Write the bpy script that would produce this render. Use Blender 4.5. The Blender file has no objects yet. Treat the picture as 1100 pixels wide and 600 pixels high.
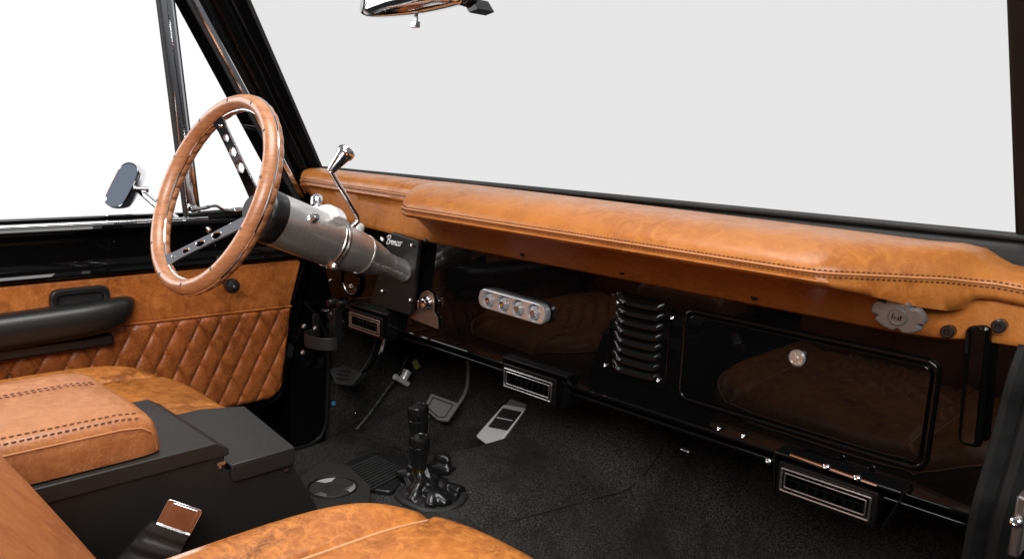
import bpy, bmesh, math, random
from mathutils import Vector as V, Matrix
random.seed(7)
S = bpy.context.scene
COL = S.collection
# ------------------------------------------------------------------ camera
F = 856.2126
AX = V((0.7118349, -0.1559638, 0.6848112)); AY = V((0.7010682, 0.0989743, -0.7061922)); AZ = V((0.0423617, 0.9827916, 0.1797947))
RW = Matrix((AX, AY, AZ))                      # camera axes -> world
CAM = V((0, 0, 1.30))
cd = bpy.data.cameras.new('camera'); cam = bpy.data.objects.new('camera', cd); COL.objects.link(cam)
cam.matrix_world = Matrix.Translation(CAM) @ RW.to_4x4()
cd.sensor_width = 36; cd.lens = 36 * F / 1100; cd.clip_start = 0.01; cd.clip_end = 500
S.camera = cam
# ------------------------------------------------------------------ studio world and lamps
w = bpy.data.worlds.new('World'); S.world = w; w.use_nodes = True
wn = w.node_tree; wn.nodes.clear()
o_ = wn.nodes.new('ShaderNodeOutputWorld'); b_ = wn.nodes.new('ShaderNodeBackground')
tc = wn.nodes.new('ShaderNodeTexCoord'); sx = wn.nodes.new('ShaderNodeSeparateXYZ'); mr = wn.nodes.new('ShaderNodeMapRange')
mr.interpolation_type = 'SMOOTHSTEP'; mr.inputs[1].default_value = -0.12; mr.inputs[2].default_value = 0.14
mx = wn.nodes.new('ShaderNodeMix'); mx.data_type = 'RGBA'
mx.inputs[6].default_value = (0.055, 0.055, 0.06, 1); mx.inputs[7].default_value = (1.02, 1.02, 1.02, 1)
def wmap(sock, a, b, lo=0.0, hi=1.0):
    n = wn.nodes.new('ShaderNodeMapRange'); n.interpolation_type = 'SMOOTHSTEP'
    for i, v in ((1, a), (2, b), (3, lo), (4, hi)): n.inputs[i].default_value = v
    wn.links.new(sock, n.inputs[0]); return n.outputs[0]
def wmul(a, b):
    n = wn.nodes.new('ShaderNodeMath'); n.operation = 'MULTIPLY'; wn.links.new(a, n.inputs[0]); wn.links.new(b, n.inputs[1]); return n.outputs[0]
wn.links.new(tc.outputs['Generated'], sx.inputs[0]); wn.links.new(sx.outputs[1], mr.inputs[0])
# the white cyclorama stands in front and to the left of the car; the studio behind is dim, a little lighter overhead
cyc = wmul(wmul(mr.outputs[0], wmap(sx.outputs[0], .12, .35, 1, 0)), wmap(sx.outputs[2], .78, 1.0, 1, 0))
cyc = wmul(cyc, wmap(sx.outputs[2], -.50, -.28))
dm = wn.nodes.new('ShaderNodeMix'); dm.data_type = 'RGBA'; dm.inputs[6].default_value = (0.02, 0.02, 0.021, 1); dm.inputs[7].default_value = (0.26, 0.265, 0.28, 1)
wn.links.new(wmap(sx.outputs[2], -.10, .20), dm.inputs[0]); wn.links.new(dm.outputs[2], mx.inputs[6])
wn.links.new(cyc, mx.inputs[0]); wn.links.new(mx.outputs[2], b_.inputs[0]); wn.links.new(b_.outputs[0], o_.inputs[0])
b_.inputs[1].default_value = 1.0

def area(name, loc, target, size, sizey, power, col=(1, 1, 1)):
    l = bpy.data.lights.new(name, 'AREA'); l.shape = 'RECTANGLE'; l.size = size; l.size_y = sizey; l.energy = power; l.color = col
    o = bpy.data.objects.new(name, l); COL.objects.link(o); o.location = loc
    o.rotation_euler = (V(target) - V(loc)).to_track_quat('-Z', 'Y').to_euler()
    return o
area('softbox_overhead', (-0.75, 0.50, 2.60), (-0.85, 0.60, 1.0), 1.0, 0.8, 29, (1, .985, .96))
area('softbox_side', (1.0, -0.7, 2.3), (-1.3, 0.6, 0.95), 0.6, 0.6, 18, (1, .98, .95))
area('softbox_camera_side', (0.15, -0.75, 2.05), (-1.0, 1.1, 0.75), 1.0, 0.7, 26, (1, .99, .97))
area('spoke_highlight_fill', (-3.1, -0.50, 1.8), (-1.1, 0.5, 1.1), 1.4, 1.3, 26, (.97, .985, 1))  # added lamp, gives the chrome spokes and column something bright to reflect
S.view_settings.view_transform = 'Standard'; S.view_settings.look = 'None'; S.view_settings.exposure = 0; S.view_settings.gamma = 1
S.render.engine = 'CYCLES'
try:
    S.cycles.max_bounces = 10; S.cycles.transparent_max_bounces = 12; S.cycles.use_denoising = True
except Exception: pass

# ------------------------------------------------------------------ maths helpers
def ray(px, py): return (RW @ V((px - 550, -(py - 300), -F)))
def P(px, py, **k):                              # the point of a real plane seen at a reference position
    d = ray(px, py); (a, v), = k.items(); i = 'xyz'.index(a)
    return CAM + d * ((v - CAM[i]) / d[i])
def PN(px, py, p0, n):
    d = ray(px, py); return CAM + d * ((V(p0) - CAM).dot(n) / d.dot(n))
def lerp(a, b, t): return a + (b - a) * t
def sstep(a, b, x):
    t = max(0, min(1, (x - a) / (b - a))); return t * t * (3 - 2 * t)
def catmull(pts, n=6, closed=False):
    pts = [V(p) for p in pts]; N = len(pts); out = []
    rng = N if closed else N - 1
    for i in range(rng):
        g = (lambda k: pts[k % N]) if closed else (lambda k: pts[max(0, min(N - 1, k))])
        p0, p1, p2, p3 = g(i - 1), g(i), g(i + 1), g(i + 2)
        for j in range(n):
            t = j / n
            out.append(0.5 * ((2 * p1) + (p2 - p0) * t + (2 * p0 - 5 * p1 + 4 * p2 - p3) * t * t + (3 * p1 - p0 - 3 * p2 + p3) * t ** 3))
    if not closed: out.append(pts[-1])
    return out
def roundpoly(pts, r, n=6):
    pts = [V(p) for p in pts]; out = []; N = len(pts)
    for i in range(N):
        rr = r[i] if isinstance(r, (list, tuple)) else r
        p, a, b = pts[i], pts[i - 1], pts[(i + 1) % N]
        if rr <= 0: out.append(p); continue
        da = (a - p); db = (b - p); rr = min(rr, da.length * .49, db.length * .49)
        s = p + da.normalized() * rr; e = p + db.normalized() * rr
        for j in range(n + 1):
            t = j / n; out.append((1 - t) ** 2 * s + 2 * t * (1 - t) * p + t * t * e)
    return out
# ------------------------------------------------------------------ mesh helpers
def B(): return bmesh.new()
def box(bm, c, s, M=None):
    r = bmesh.ops.create_cube(bm, size=1)['verts']
    T = Matrix.Translation(V(c)) @ (M.to_4x4() if M else Matrix.Identity(4)) @ Matrix.Diagonal((s[0], s[1], s[2], 1))
    bmesh.ops.transform(bm, matrix=T, verts=r); return bm
def hexa(bm, a, b):                              # two matching polygons joined into a solid
    va = [bm.verts.new(p) for p in a]; vb = [bm.verts.new(p) for p in b]; n = len(a)
    bm.faces.new(va[::-1]); bm.faces.new(vb)
    for i in range(n): bm.faces.new((va[i], va[(i + 1) % n], vb[(i + 1) % n], vb[i]))
    return bm
def prism(bm, pts, off): return hexa(bm, [V(p) for p in pts], [V(p) + V(off) for p in pts])
def loft(bm, rows, closed_u=False, closed_v=False, caps=False):
    g = [[bm.verts.new(p) for p in r] for r in rows]; n = len(g); m = len(g[0])
    for i in range(n if closed_u else n - 1):
        for j in range(m if closed_v else m - 1):
            q = (g[i][j], g[i][(j + 1) % m], g[(i + 1) % n][(j + 1) % m], g[(i + 1) % n][j])
            try: bm.faces.new(q)
            except ValueError: pass
    if caps and not closed_u:
        bm.faces.new(g[0]); bm.faces.new(g[-1][::-1])
    return bm
def frame_of(d):
    d = d.normalized(); u = d.cross(V((0, 0, 1)))
    if u.length < 1e-3: u = d.cross(V((0, 1, 0)))
    u.normalize(); return u, d.cross(u).normalized(), d
def tube(bm, pts, r, seg=12, closed=False, flat=1.0):
    pts = [V(p) for p in pts]; N = len(pts); rows = []; up = None
    for i in range(N):
        a = pts[(i - 1) % N] if closed or i > 0 else pts[i]; b = pts[(i + 1) % N] if closed or i < N - 1 else pts[i]
        d = (b - a).normalized()
        if up is None: up = frame_of(d)[0]
        up = (up - d * up.dot(d)).normalized(); v = d.cross(up)
        rr = r[i] if isinstance(r, (list, tuple)) else r
        rows.append([pts[i] + up * rr * math.cos(t) + v * rr * flat * math.sin(t) for t in [2 * math.pi * k / seg for k in range(seg)]])
    return loft(bm, rows, closed_u=closed, closed_v=True, caps=not closed)
def lathe(bm, prof, o, ax, seg=32, ends=True):
    u, v, d = frame_of(V(ax)); o = V(o)
    rows = [[o + d * h + (u * math.cos(t) + v * math.sin(t)) * max(r, 1e-5) for t in [2 * math.pi * k / seg for k in range(seg)]] for r, h in prof]
    return loft(bm, rows, closed_v=True, caps=ends)
def finish(name, me, m, parent, smooth=True, bevel=0, bseg=2, angle=35):
    o = bpy.data.objects.new(name, me); COL.objects.link(o)
    if m: me.materials.clear(); me.materials.append(m)
    for p in me.polygons: p.use_smooth = smooth
    if smooth:
        try: me.set_sharp_from_angle(angle=math.radians(angle))
        except Exception: pass
    if bevel:
        b = o.modifiers.new('edge', 'BEVEL'); b.width = bevel; b.segments = bseg; b.limit_method = 'ANGLE'; b.angle_limit = math.radians(30)
        b.harden_normals = False
    if parent:
        o.parent = parent
        if parent.get('_loc') is not None: o.matrix_parent_inverse = Matrix.Translation(-V(parent['_loc']))
    return o
def obj(name, bm, m, parent=None, **k):
    bmesh.ops.recalc_face_normals(bm, faces=bm.faces)
    me = bpy.data.meshes.new(name); bm.to_mesh(me); bm.free()
    return finish(name, me, m, parent, **k)
def thing(name, label, cat, loc, group=None):
    o = bpy.data.objects.new(name, None); COL.objects.link(o); o.location = loc; o['_loc'] = list(loc)
    o.empty_display_size = .05; o['label'] = label; o['category'] = cat
    if group: o['group'] = group
    return o
def plate(name, outline, holes, thick, M, m, parent, bevel=0.0, smooth=True):   # flat sheet cut from 2-D outlines, with holes
    cu = bpy.data.curves.new(name, 'CURVE'); cu.dimensions = '2D'; cu.fill_mode = 'BOTH'; cu.extrude = thick / 2 - bevel; cu.bevel_depth = bevel; cu.bevel_resolution = 1; cu.offset = -bevel
    for poly in [outline] + holes:
        s = cu.splines.new('POLY'); s.points.add(len(poly) - 1); s.use_cyclic_u = True
        for i, p in enumerate(poly): s.points[i].co = (p[0], p[1], 0, 1)
    t = bpy.data.objects.new('tmp', cu); COL.objects.link(t)
    bpy.context.view_layer.update()
    me = bpy.data.meshes.new_from_object(t.evaluated_get(bpy.context.evaluated_depsgraph_get()))
    bpy.data.objects.remove(t); bpy.data.curves.remove(cu)
    me.transform(M); me.name = name
    return finish(name, me, m, parent, smooth=smooth, angle=30)
def circ2(cx, cy, r, n=20, ry=None): return [(cx + r * math.cos(2 * math.pi * k / n), cy + (ry or r) * math.sin(2 * math.pi * k / n)) for k in range(n)]
def rrect(x0, y0, x1, y1, r, n=5): return [(p.x, p.y) for p in roundpoly([V((x0, y0, 0)), V((x1, y0, 0)), V((x1, y1, 0)), V((x0, y1, 0))], r, n)]
def basis(o, x, y):                              # matrix from local xy to a world plane
    x = V(x).normalized(); y = (V(y) - x * V(y).dot(x)).normalized(); z = x.cross(y)
    M = Matrix((x, y, z)).transposed().to_4x4(); return Matrix.Translation(V(o)) @ M
def dashes(bm, pts, L, gap, wd, nrm, off=0.0):   # a row of sewn stitches along a polyline
    pts = [V(p) for p in pts]; acc = 0; pos = 0; segs = []
    nn = nrm if callable(nrm) else (lambda i: V(nrm))
    for i in range(len(pts) - 1):
        a, b = pts[i], pts[i + 1]; l = (b - a).length
        if l < 1e-6: continue
        while pos < l:
            c = a + (b - a) * (pos / l) + nn(i) * off; d = (b - a).normalized()
            z = nn(i).normalized(); y = z.cross(d).normalized(); z = d.cross(y)
            M = Matrix((d, y, z)).transposed().to_4x4()
            r = bmesh.ops.create_icosphere(bm, subdivisions=1, radius=.5)['verts']
            bmesh.ops.transform(bm, matrix=Matrix.Translation(c) @ M @ Matrix.Diagonal((L, wd, wd * .9, 1)), verts=r)
            pos += L + gap
        pos -= l
    return bm
def screw(parent, c, n, r=.004, m=None, name='screw'):
    bm = B(); lathe(bm, [(r, 0), (r, r * .3), (r * .8, r * .75), (r * .45, r * .95), (r * .42, r * .5), (0, r * .5)], V(c), V(n), 14)
    return obj(name, bm, m or M_['chrome'], parent)
# ------------------------------------------------------------------ materials
M_ = {}
class NT:
    def __init__(s, name):
        s.m = bpy.data.materials.new(name); s.m.use_nodes = True; s.t = s.m.node_tree
        s.p = s.t.nodes['Principled BSDF']; s.out = s.t.nodes['Material Output']; M_[name] = s.m
        s.tc = s.t.nodes.new('ShaderNodeTexCoord').outputs['Object']
    def n(s, typ, ins=None, **props):
        nd = s.t.nodes.new(typ)
        for k, v in props.items(): setattr(nd, k, v)
        for k, v in (ins or {}).items():
            if isinstance(v, bpy.types.NodeSocket): s.t.links.new(v, nd.inputs[k])
            else: nd.inputs[k].default_value = v
        return nd
    def noise(s, scale, detail=4, rough=.6, vec=None, dist=0):
        return s.n('ShaderNodeTexNoise', {'Vector': vec or s.tc, 'Scale': scale, 'Detail': detail, 'Roughness': rough, 'Distortion': dist}).outputs[0]
    def map(s, sc, rot=(0, 0, 0)): return s.n('ShaderNodeMapping', {'Vector': s.tc, 'Scale': sc, 'Rotation': rot}).outputs[0]
    def ramp(s, fac, stops, interp='LINEAR'):
        nd = s.n('ShaderNodeValToRGB', {'Fac': fac}); cr = nd.color_ramp; cr.interpolation = interp
        while len(cr.elements) < len(stops): cr.elements.new(.5)
        for e, (p, c) in zip(cr.elements, stops):
            e.position = p; e.color = (c[0], c[1], c[2], 1) if isinstance(c, (tuple, list)) else (c, c, c, 1)
        return nd.outputs[0]
    def mix(s, a, b, f, mode='MIX'):
        nd = s.t.nodes.new('ShaderNodeMix'); nd.data_type = 'RGBA'; nd.blend_type = mode
        for i, v in ((0, f), (6, a), (7, b)):
            if isinstance(v, bpy.types.NodeSocket): s.t.links.new(v, nd.inputs[i])
            elif i == 0: nd.inputs[0].default_value = v
            else: nd.inputs[i].default_value = (v[0], v[1], v[2], 1)
        return nd.outputs[2]
    def math(s, op, a, b=0.0):
        return s.n('ShaderNodeMath', {0: a, 1: b}, operation=op).outputs[0]
    def bump(s, h, strength, dist, normal=None):
        d = {'Height': h, 'Strength': strength, 'Distance': dist}
        if normal: d['Normal'] = normal
        return s.n('ShaderNodeBump', d).outputs[0]
    def set(s, **k):
        for key, v in k.items():
            key = {'base': 'Base Color', 'rough': 'Roughness', 'metal': 'Metallic', 'normal': 'Normal', 'coat': 'Coat Weight', 'coatr': 'Coat Roughness',
                   'aniso': 'Anisotropic', 'sheen': 'Sheen Weight', 'spec': 'Specular IOR Level', 'ior': 'IOR', 'trans': 'Transmission Weight', 'alpha': 'Alpha'}[key]
            if isinstance(v, bpy.types.NodeSocket): s.t.links.new(v, s.p.inputs[key])
            else: s.p.inputs[key].default_value = (v[0], v[1], v[2], 1) if isinstance(v, tuple) else v
        return s.m
def leather(name, c, contrast=.5, rough=.42, pebble=1.0, veins=.5, vs=60., vw=.05):
    t = NT(name)
    big = t.noise(9, 5, .65, dist=.6); mid = t.noise(55, 5, .7, dist=.8); fine = t.noise(420, 3, .6)
    lo = tuple(x * (1 - .55 * contrast) for x in c); lo = (lo[0], lo[1] * .88, lo[2] * .8); hi = (min(1, c[0] * (1 + .3 * contrast)), c[1] * (1 + .45 * contrast), c[2] * (1 + .5 * contrast))
    col = t.mix(lo, c, t.ramp(big, [(.36, 0), (.58, 1)])); col = t.mix(col, hi, t.ramp(mid, [(.44, 0), (.64, .9)])); col = t.mix(col, tuple(x * .7 for x in c), t.ramp(fine, [(.5, 0), (.75, .45)]))
    wv = t.n('ShaderNodeVectorMath', {0: t.n('ShaderNodeVectorMath', {0: t.n('ShaderNodeTexNoise', {'Vector': t.tc, 'Scale': 22., 'Detail': 3.}).outputs[1], 'Scale': .05}, operation='SCALE').outputs[0], 1: t.tc}, operation='ADD').outputs[0]
    vor = t.n('ShaderNodeTexVoronoi', {'Vector': wv, 'Scale': vs}, feature='DISTANCE_TO_EDGE').outputs[0]
    msk = t.math('MULTIPLY', t.ramp(vor, [(0, 1), (vw, 0)]), t.ramp(t.noise(14, 3), [(.45, 0), (.65, veins)]))
    col = t.mix(col, (min(1, c[0] * 1.5), c[1] * 1.9, c[2] * 2.4), msk)
    dk = t.ramp(t.noise(120, 4, .75, dist=1.2), [(.3, .55 * contrast), (.42, 0)])
    col = t.mix(col, tuple(x * .45 for x in c), dk)
    peb = t.n('ShaderNodeTexVoronoi', {'Vector': t.tc, 'Scale': 620.}, feature='DISTANCE_TO_EDGE').outputs[0]
    n1 = t.bump(peb, .16 * pebble, .0006); n2 = t.bump(t.noise(45, 5, .6), .35 * pebble, .0022, n1); n2 = t.bump(msk, .15, .0006, n2)
    t.set(base=col, rough=t.ramp(t.noise(30, 4), [(.3, rough - .06), (.7, rough + .12)]), normal=n2, spec=.38)
leather('pad_leather', (.43, .150, .032), .42, .30, 1.0, .15)
leather('door_leather', (.38, .112, .024), .95, .33, 1.2, .9, 90.)
leather('quilt_leather', (.31, .085, .021), .85, .28, 1.1, .5, 90.)
leather('seat_leather', (.48, .158, .034), 1.0, .33, 1.3, .85, 120., .06)
leather('backrest_leather', (.38, .118, .030), .40, .36, .9, .35, 150.)
leather('armrest_leather', (.42, .155, .052), .55, .36, .9, .5, 100.)
t = NT('black_leather'); t.set(base=(.009, .009, .009), rough=.36, normal=t.bump(t.noise(300, 4), .2, .0006))
t = NT('gloss_black')
t.set(base=(.0025, .0025, .0028), rough=t.ramp(t.noise(60, 3), [(.3, .010), (.8, .02)]), spec=.25, normal=t.bump(t.noise(20, 2), .012, .002))
t = NT('satin_black'); t.set(base=t.mix((.006, .006, .006), (.011, .010, .010), t.noise(8, 4)), spec=.3, rough=t.ramp(t.noise(900, 2), [(.3, .38), (.7, .5)]), normal=t.bump(t.noise(1400, 2), .12, .0003))
t = NT('console_metal'); t.set(base=t.mix((.013, .0127, .0127), (.022, .0205, .020), t.noise(6, 5, .7)), rough=t.ramp(t.noise(700, 2), [(.3, .40), (.7, .52)]), normal=t.bump(t.noise(1100, 2), .15, .0003), spec=.45)
t = NT('rubber'); t.set(base=t.mix((.012, .012, .012), (.03, .03, .03), t.ramp(t.noise(40, 5, .7), [(.45, 0), (.8, 1)])), rough=.55, normal=t.bump(t.noise(200, 4), .2, .001))
t = NT('plastic_black'); t.set(base=(.010, .010, .011), rough=.32, normal=t.bump(t.noise(600, 3), .1, .0004))
t = NT('vent_black'); t.set(base=(.004, .004, .0042), rough=.28)
t = NT('knob_black'); t.set(base=(.008, .008, .008), rough=.17)
t = NT('chrome'); t.set(base=(.78, .78, .80), metal=1., rough=t.ramp(t.noise(80, 3), [(.3, .05), (.8, .12)]))
t = NT('dull_chrome'); t.set(base=(.55, .54, .53), metal=1., rough=t.ramp(t.noise(200, 3), [(.3, .22), (.8, .38)]))
t = NT('mirror_glass'); t.set(base=(.66, .74, .88), metal=1., rough=.02)
t = NT('zinc'); t.set(base=t.mix((.20, .13, .10), (.40, .28, .23), t.noise(90, 4)), metal=.85, rough=.42)
# brushed stainless: fine rings round the column axis
t = NT('stainless')
ax_n = t.n('ShaderNodeVectorMath', {0: t.tc, 1: (0.0, .931, -.364)}, operation='DOT_PRODUCT').outputs['Value']
sp_n = t.n('ShaderNodeSeparateXYZ', {0: t.tc}).outputs
mp = t.n('ShaderNodeCombineXYZ', {0: t.math('MULTIPLY', ax_n, 1500.), 1: t.math('MULTIPLY', sp_n[0], 12.), 2: t.math('MULTIPLY', sp_n[2], 12.)}).outputs[0]
br = t.noise(1.0, 4, .7, vec=mp)
t.set(base=t.mix((.58, .56, .54), (.74, .72, .70), t.ramp(br, [(.35, 0), (.65, 1)])), metal=.86, rough=t.ramp(br, [(.3, .28), (.7, .38)]), normal=t.bump(br, .04, .0002))
t = NT('wood')
mp = t.map((30, 30, 160), (.3, .2, .1)); g = t.noise(1.2, 6, .65, vec=mp, dist=1.2)
t.set(base=t.mix(t.mix((.29, .115, .048), (.52, .235, .110), t.ramp(g, [(.3, 0), (.7, 1)])), (.26, .08, .03), t.ramp(t.noise(14, 3), [(.5, 0), (.75, .7)])), rough=.34, coat=.25, coatr=.25, normal=t.bump(g, .1, .0006))
t = NT('carpet')
tuft = t.n('ShaderNodeTexVoronoi', {'Vector': t.tc, 'Scale': 430.}).outputs[0]
nz = t.noise(340, 5, .85)
patch = t.noise(9, 5, .65)
cc = t.mix((.005, .0048, .0045), (.19, .18, .17), t.ramp(nz, [(.44, 0), (.67, 1)])); cc = t.mix(cc, (.080, .075, .070), t.ramp(patch, [(.45, 0), (.72, .45)])); cc = t.mix(cc, (.012, .011, .011), t.ramp(t.noise(6, 4, .7), [(.36, .6), (.5, 0)]))
t.set(base=cc, rough=.95, sheen=.03, spec=.1, normal=t.bump(nz, 1.0, .006, t.bump(tuft, .8, .003, t.bump(t.noise(60, 4), .4, .008))))
t = NT('thread_dark'); t.set(base=(.060, .022, .010), rough=.7)
t = NT('thread_brown'); t.set(base=(.13, .05, .022), rough=.7)
t = NT('thread_tan'); t.set(base=(.42, .20, .09), rough=.7)
t = NT('piping'); t.set(base=(.52, .22, .085), rough=.45)
t = NT('piping_pale'); t.set(base=(.62, .33, .16), rough=.4)
t = NT('white_print'); t.set(base=(.72, .72, .70), rough=.4)
t = NT('yellow_sticker'); t.set(base=(.42, .40, .12), rough=.5)
t = NT('cream_plastic'); t.set(base=(.45, .42, .36), rough=.4)
t = NT('blue_sticker'); t.set(base=(.06, .22, .40), rough=.4)
t = NT('silver_paint'); t.set(base=t.mix((.66, .65, .64), (.78, .77, .76), t.noise(60, 3)), metal=.2, rough=.28)
t = NT('lock_nickel'); t.set(base=(.52, .50, .48), metal=.7, rough=.22)
t = NT('pod_silver'); t.set(base=(.60, .61, .64), metal=.65, rough=.18)
t = NT('dark_hole'); t.set(base=(.002, .002, .002), rough=.9, spec=0.)
t = NT('lens'); t.set(base=(.85, .88, .92), rough=.06, trans=.75, ior=1.49)
# tinted windscreen: each face of the sheet passes the same share of light
t = NT('tinted_glass'); t.t.nodes.remove(t.p); tr = t.t.nodes.new('ShaderNodeBsdfTransparent'); tr.inputs[0].default_value = (.882, .882, .882, 1)
t.t.links.new(tr.outputs[0], t.out.inputs[0])

# ================================================================== FLOOR
def floor_z(x, y):
    toe = max(0, y - 1.067); rise = .85 * toe
    if y < 1.06: rise = 0
    sl = sstep(.8, 1.05, y)
    x0 = lerp(-1.30, -1.15, sl); x1 = lerp(-1.02, -1.0, sl)
    b = sstep(x0, x1, x) * (1 - sstep(-.86, -.50, x)) * .145
    return min(.58 + rise + b, 1.13)
bm = B(); rows = []
for i in range(150):
    y = -.3 + 1.95 * i / 149
    rows.append([V((x, y, floor_z(x, y) + .002 * math.sin(x * 31 + y * 17) * math.sin(y * 23))) for x in [-1.53 + 1.40 * j / 119 for j in range(120)]])
loft(bm, rows)
fl = obj('floor', bm, M_['carpet'], angle=80)
def on_floor(px, py):
    d = ray(px, py); a, b = .3, 3.0; f = lambda k: (CAM + d * k).z - floor_z((CAM + d * k).x, (CAM + d * k).y)
    d = d.normalized()
    for _ in range(40):
        m = (a + b) / 2
        if f(m) > 0: a = m
        else: b = m
    return CAM + d * a
t = NT('carpet_seam'); t.set(base=(.006, .0055, .005), rough=1.)
for sq in (((548, 560), (600, 546), (650, 533), (676, 524), (700, 500), (712, 480)), ((676, 525), (690, 556), (702, 598)), ((420, 480), (470, 492), (505, 488))):
    bm = B(); tube(bm, catmull([on_floor(*q) + V((0, 0, .0003)) for q in sq], 6), .0016, 6, flat=.8); obj('carpet_seam', bm, M_['carpet_seam'], fl)
fl['kind'] = 'structure'; fl['label'] = 'black carpeted floor, transmission tunnel and sloping toe board'
# ================================================================== CAR BODY
body = thing('car_body', 'gloss black vehicle body shell: windscreen frame, pillars, sill and door openings around the cabin', 'car body', (-.9, 1.0, .5))
def ws_y(z): return 1.0 - .57 * (z - 1.21)       # windscreen plane
WN = V((0, 1, .57)).normalized()
def PW(px, py): return PN(px, py, (0, 1.0, 1.21), WN)
# A pillar on the driver's side: a lofted section with ridges
a0, a1 = PW(345, 181), PW(265, 0); b0, b1 = P(327, 220, x=-1.565), P(211, 0, x=-1.565)
a1 = a0 + (a1 - a0) * 1.5; b1 = b0 + (b1 - b0) * 1.5; a0 = a0 - (a1 - a0) * .12; b0 = b0 - (b1 - b0) * .22
prof = [(0, -.05), (0, .0), (.08, .006), (.16, .004), (.20, -.008), (.30, -.008), (.34, .003), (.52, .006), (.57, -.007), (.66, -.007), (.70, .004), (.92, .008), (1, .0), (1.0, -.05)]
nn = (a1 - a0).cross(b0 - a0).normalized()
if nn.dot(CAM - a0) < 0: nn = -nn
bm = B(); loft(bm, [[lerp(lerp(b0, a0, u), lerp(b1, a1, u), s) + nn * d for u, d in prof] for s in (0, .5, 1)], closed_v=True, caps=True)
obj('windscreen_pillar', bm, M_['gloss_black'], body, bevel=.0015)['label'] = 'ridged black windscreen pillar beside the steering wheel'
bm = B(); e0, e1 = P(345, 184, y=1.0), PW(265, 0); e1 = e0 + (e1 - e0) * 1.5   # rubber glass seal at the inner pillar edge
tube(bm, [e0 + nn * .004 + V((-.004, 0, 0)), e1 + nn * .004 + V((-.004, 0, 0))], .006); obj('windscreen_seal', bm, M_['rubber'], body)
# right pillar
r0, r1 = PW(1090, 257), PW(1080, 0); r1 = r0 + (r1 - r0) * 1.8; r0 = r0 - (r1 - r0) * .05
bm = B(); hexa(bm, [r0, r0 + V((.10, 0, 0)), r0 + V((.10, .07, .02)), r0 + V((0, .07, .02))], [r1, r1 + V((.10, 0, 0)), r1 + V((.10, .07, .02)), r1 + V((0, .07, .02))])
obj('windscreen_pillar', bm, M_['satin_black'], body, bevel=.004)['label'] = 'black windscreen pillar at the right edge, nearest the camera'
# lower windscreen rail
def rail(x): return PW(345 + (x + 1.588) / 1.376 * 745, 0)
q0, q1 = P(330, 179.5, y=1.0), P(1112, 257.5, y=1.0)
bm = B(); rows = []
for q in (q0, q1):
    rows.append([q + V(d) for d in ((0, .03, .004), (0, .004, .0), (0, -.004, -.006), (0, -.010, -.016), (0, -.012, -.030), (0, -.024, -.034), (0, -.026, -.062), (0, .03, -.07))])
loft(bm, rows, closed_v=True, caps=True); obj('lower_windscreen_rail', bm, M_['satin_black'], body, bevel=.002)
bm = B(); tube(bm, [q0 + V((0, -.002, .001)), q1 + V((0, -.002, .001))], .0042); obj('windscreen_seal', bm, M_['rubber'], body)
# header rail above the frame of the photograph
h0 = e0 + (e1 - e0) * .93; bm = B(); box(bm, ((h0.x - .2) / 2, ws_y(h0.z + .03) + .02, h0.z + .03), (-(h0.x + .2) + .2, .05, .07)); obj('header_rail', bm, M_['gloss_black'], body, bevel=.006)
# windscreen
zt = h0.z; bm = B()
prism(bm, [V((-1.60, ws_y(1.20) + .012, 1.20)), V((-.20, ws_y(1.20) + .012, 1.20)), V((-.20, ws_y(zt) + .012, zt)), V((-1.60, ws_y(zt) + .012, zt))], WN * .004)
obj('windscreen', bm, M_['tinted_glass'], body, smooth=False)['label'] = 'large pale grey tinted windscreen'
# kick panel, sill, firewall, door jambs
bm = B(); prism(bm, [V((-1.53, y, z)) for y, z in ((.968, .565), (1.62, .565), (1.62, .93), (.975, .93), (.968, .80))], (-.02, 0, 0)); obj('kick_panel', bm, M_['carpet'], body)['label'] = 'carpeted panel beside the clutch pedal'
bm = B(); tube(bm, catmull([P(327, 380, x=-1.52) + V((0, .0, .12)), V((-1.515, .968, .83)), V((-1.515, .968, .66)), V((-1.515, .962, .615)), V((-1.515, .935, .587)), V((-1.515, .85, .583)), V((-1.515, .4, .583)), V((-1.515, -.3, .583))], 6), .0045, 8); obj('edge_trim', bm, M_['plastic_black'], body)
bm = B(); box(bm, (-1.57, .33, .51), (.08, 1.27, .13)); box(bm, (-1.57, .985, .80), (.06, .05, .60)); obj('door_sill', bm, M_['gloss_black'], body, bevel=.004)
bm = B(); box(bm, (-.85, 1.64, .84), (1.6, .02, .62)); obj('firewall', bm, M_['carpet'], body)
bm = B(); box(bm, (-.85, 1.33, 1.150), (1.56, .64, .012)); obj('cowl', bm, M_['gloss_black'], body)
bm = B(); box(bm, (-1.60, .55, .80), (.02, 2.2, .63)); box(bm, (-1.555, .925, .80), (.07, .09, .62)); obj('hinge_pillar', bm, M_['gloss_black'], body, bevel=.003)
# right-hand door jamb and its rubber seal
bm = B(); prism(bm, [V((-.165, y, z)) for y, z in ((.86, .45), (1.6, .45), (1.6, 1.14), (.955, 1.14), (.93, 1.05), (.87, .85))], (.06, 0, 0)); obj('door_jamb', bm, M_['gloss_black'], body, bevel=.003)
bm = B(); rows = []
sl = catmull([P(1104, 372, x=-.15), P(1092, 405, x=-.15), P(1080, 450, x=-.152), P(1066, 500, x=-.154), P(1052, 550, x=-.156), P(1040, 610, x=-.158), P(1020, 700, x=-.16)], 8)
tube(bm, sl, .0085, 10); t = NT('seal_rubber'); t.set(base=t.mix((.004, .004, .004), (.012, .012, .012), t.ramp(t.noise(30, 5, .7), [(.4, 0), (.8, 1)])), rough=.6, spec=.15)
rows = [[p + V((dx, dy, 0)) for dx, dy in ((-.008, .004), (-.006, -.004), (0, -.0075), (.005, -.004), (.009, -.001), (.013, -.007), (.02, -.008), (.028, -.002), (.03, .006))] for p in sl]
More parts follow.
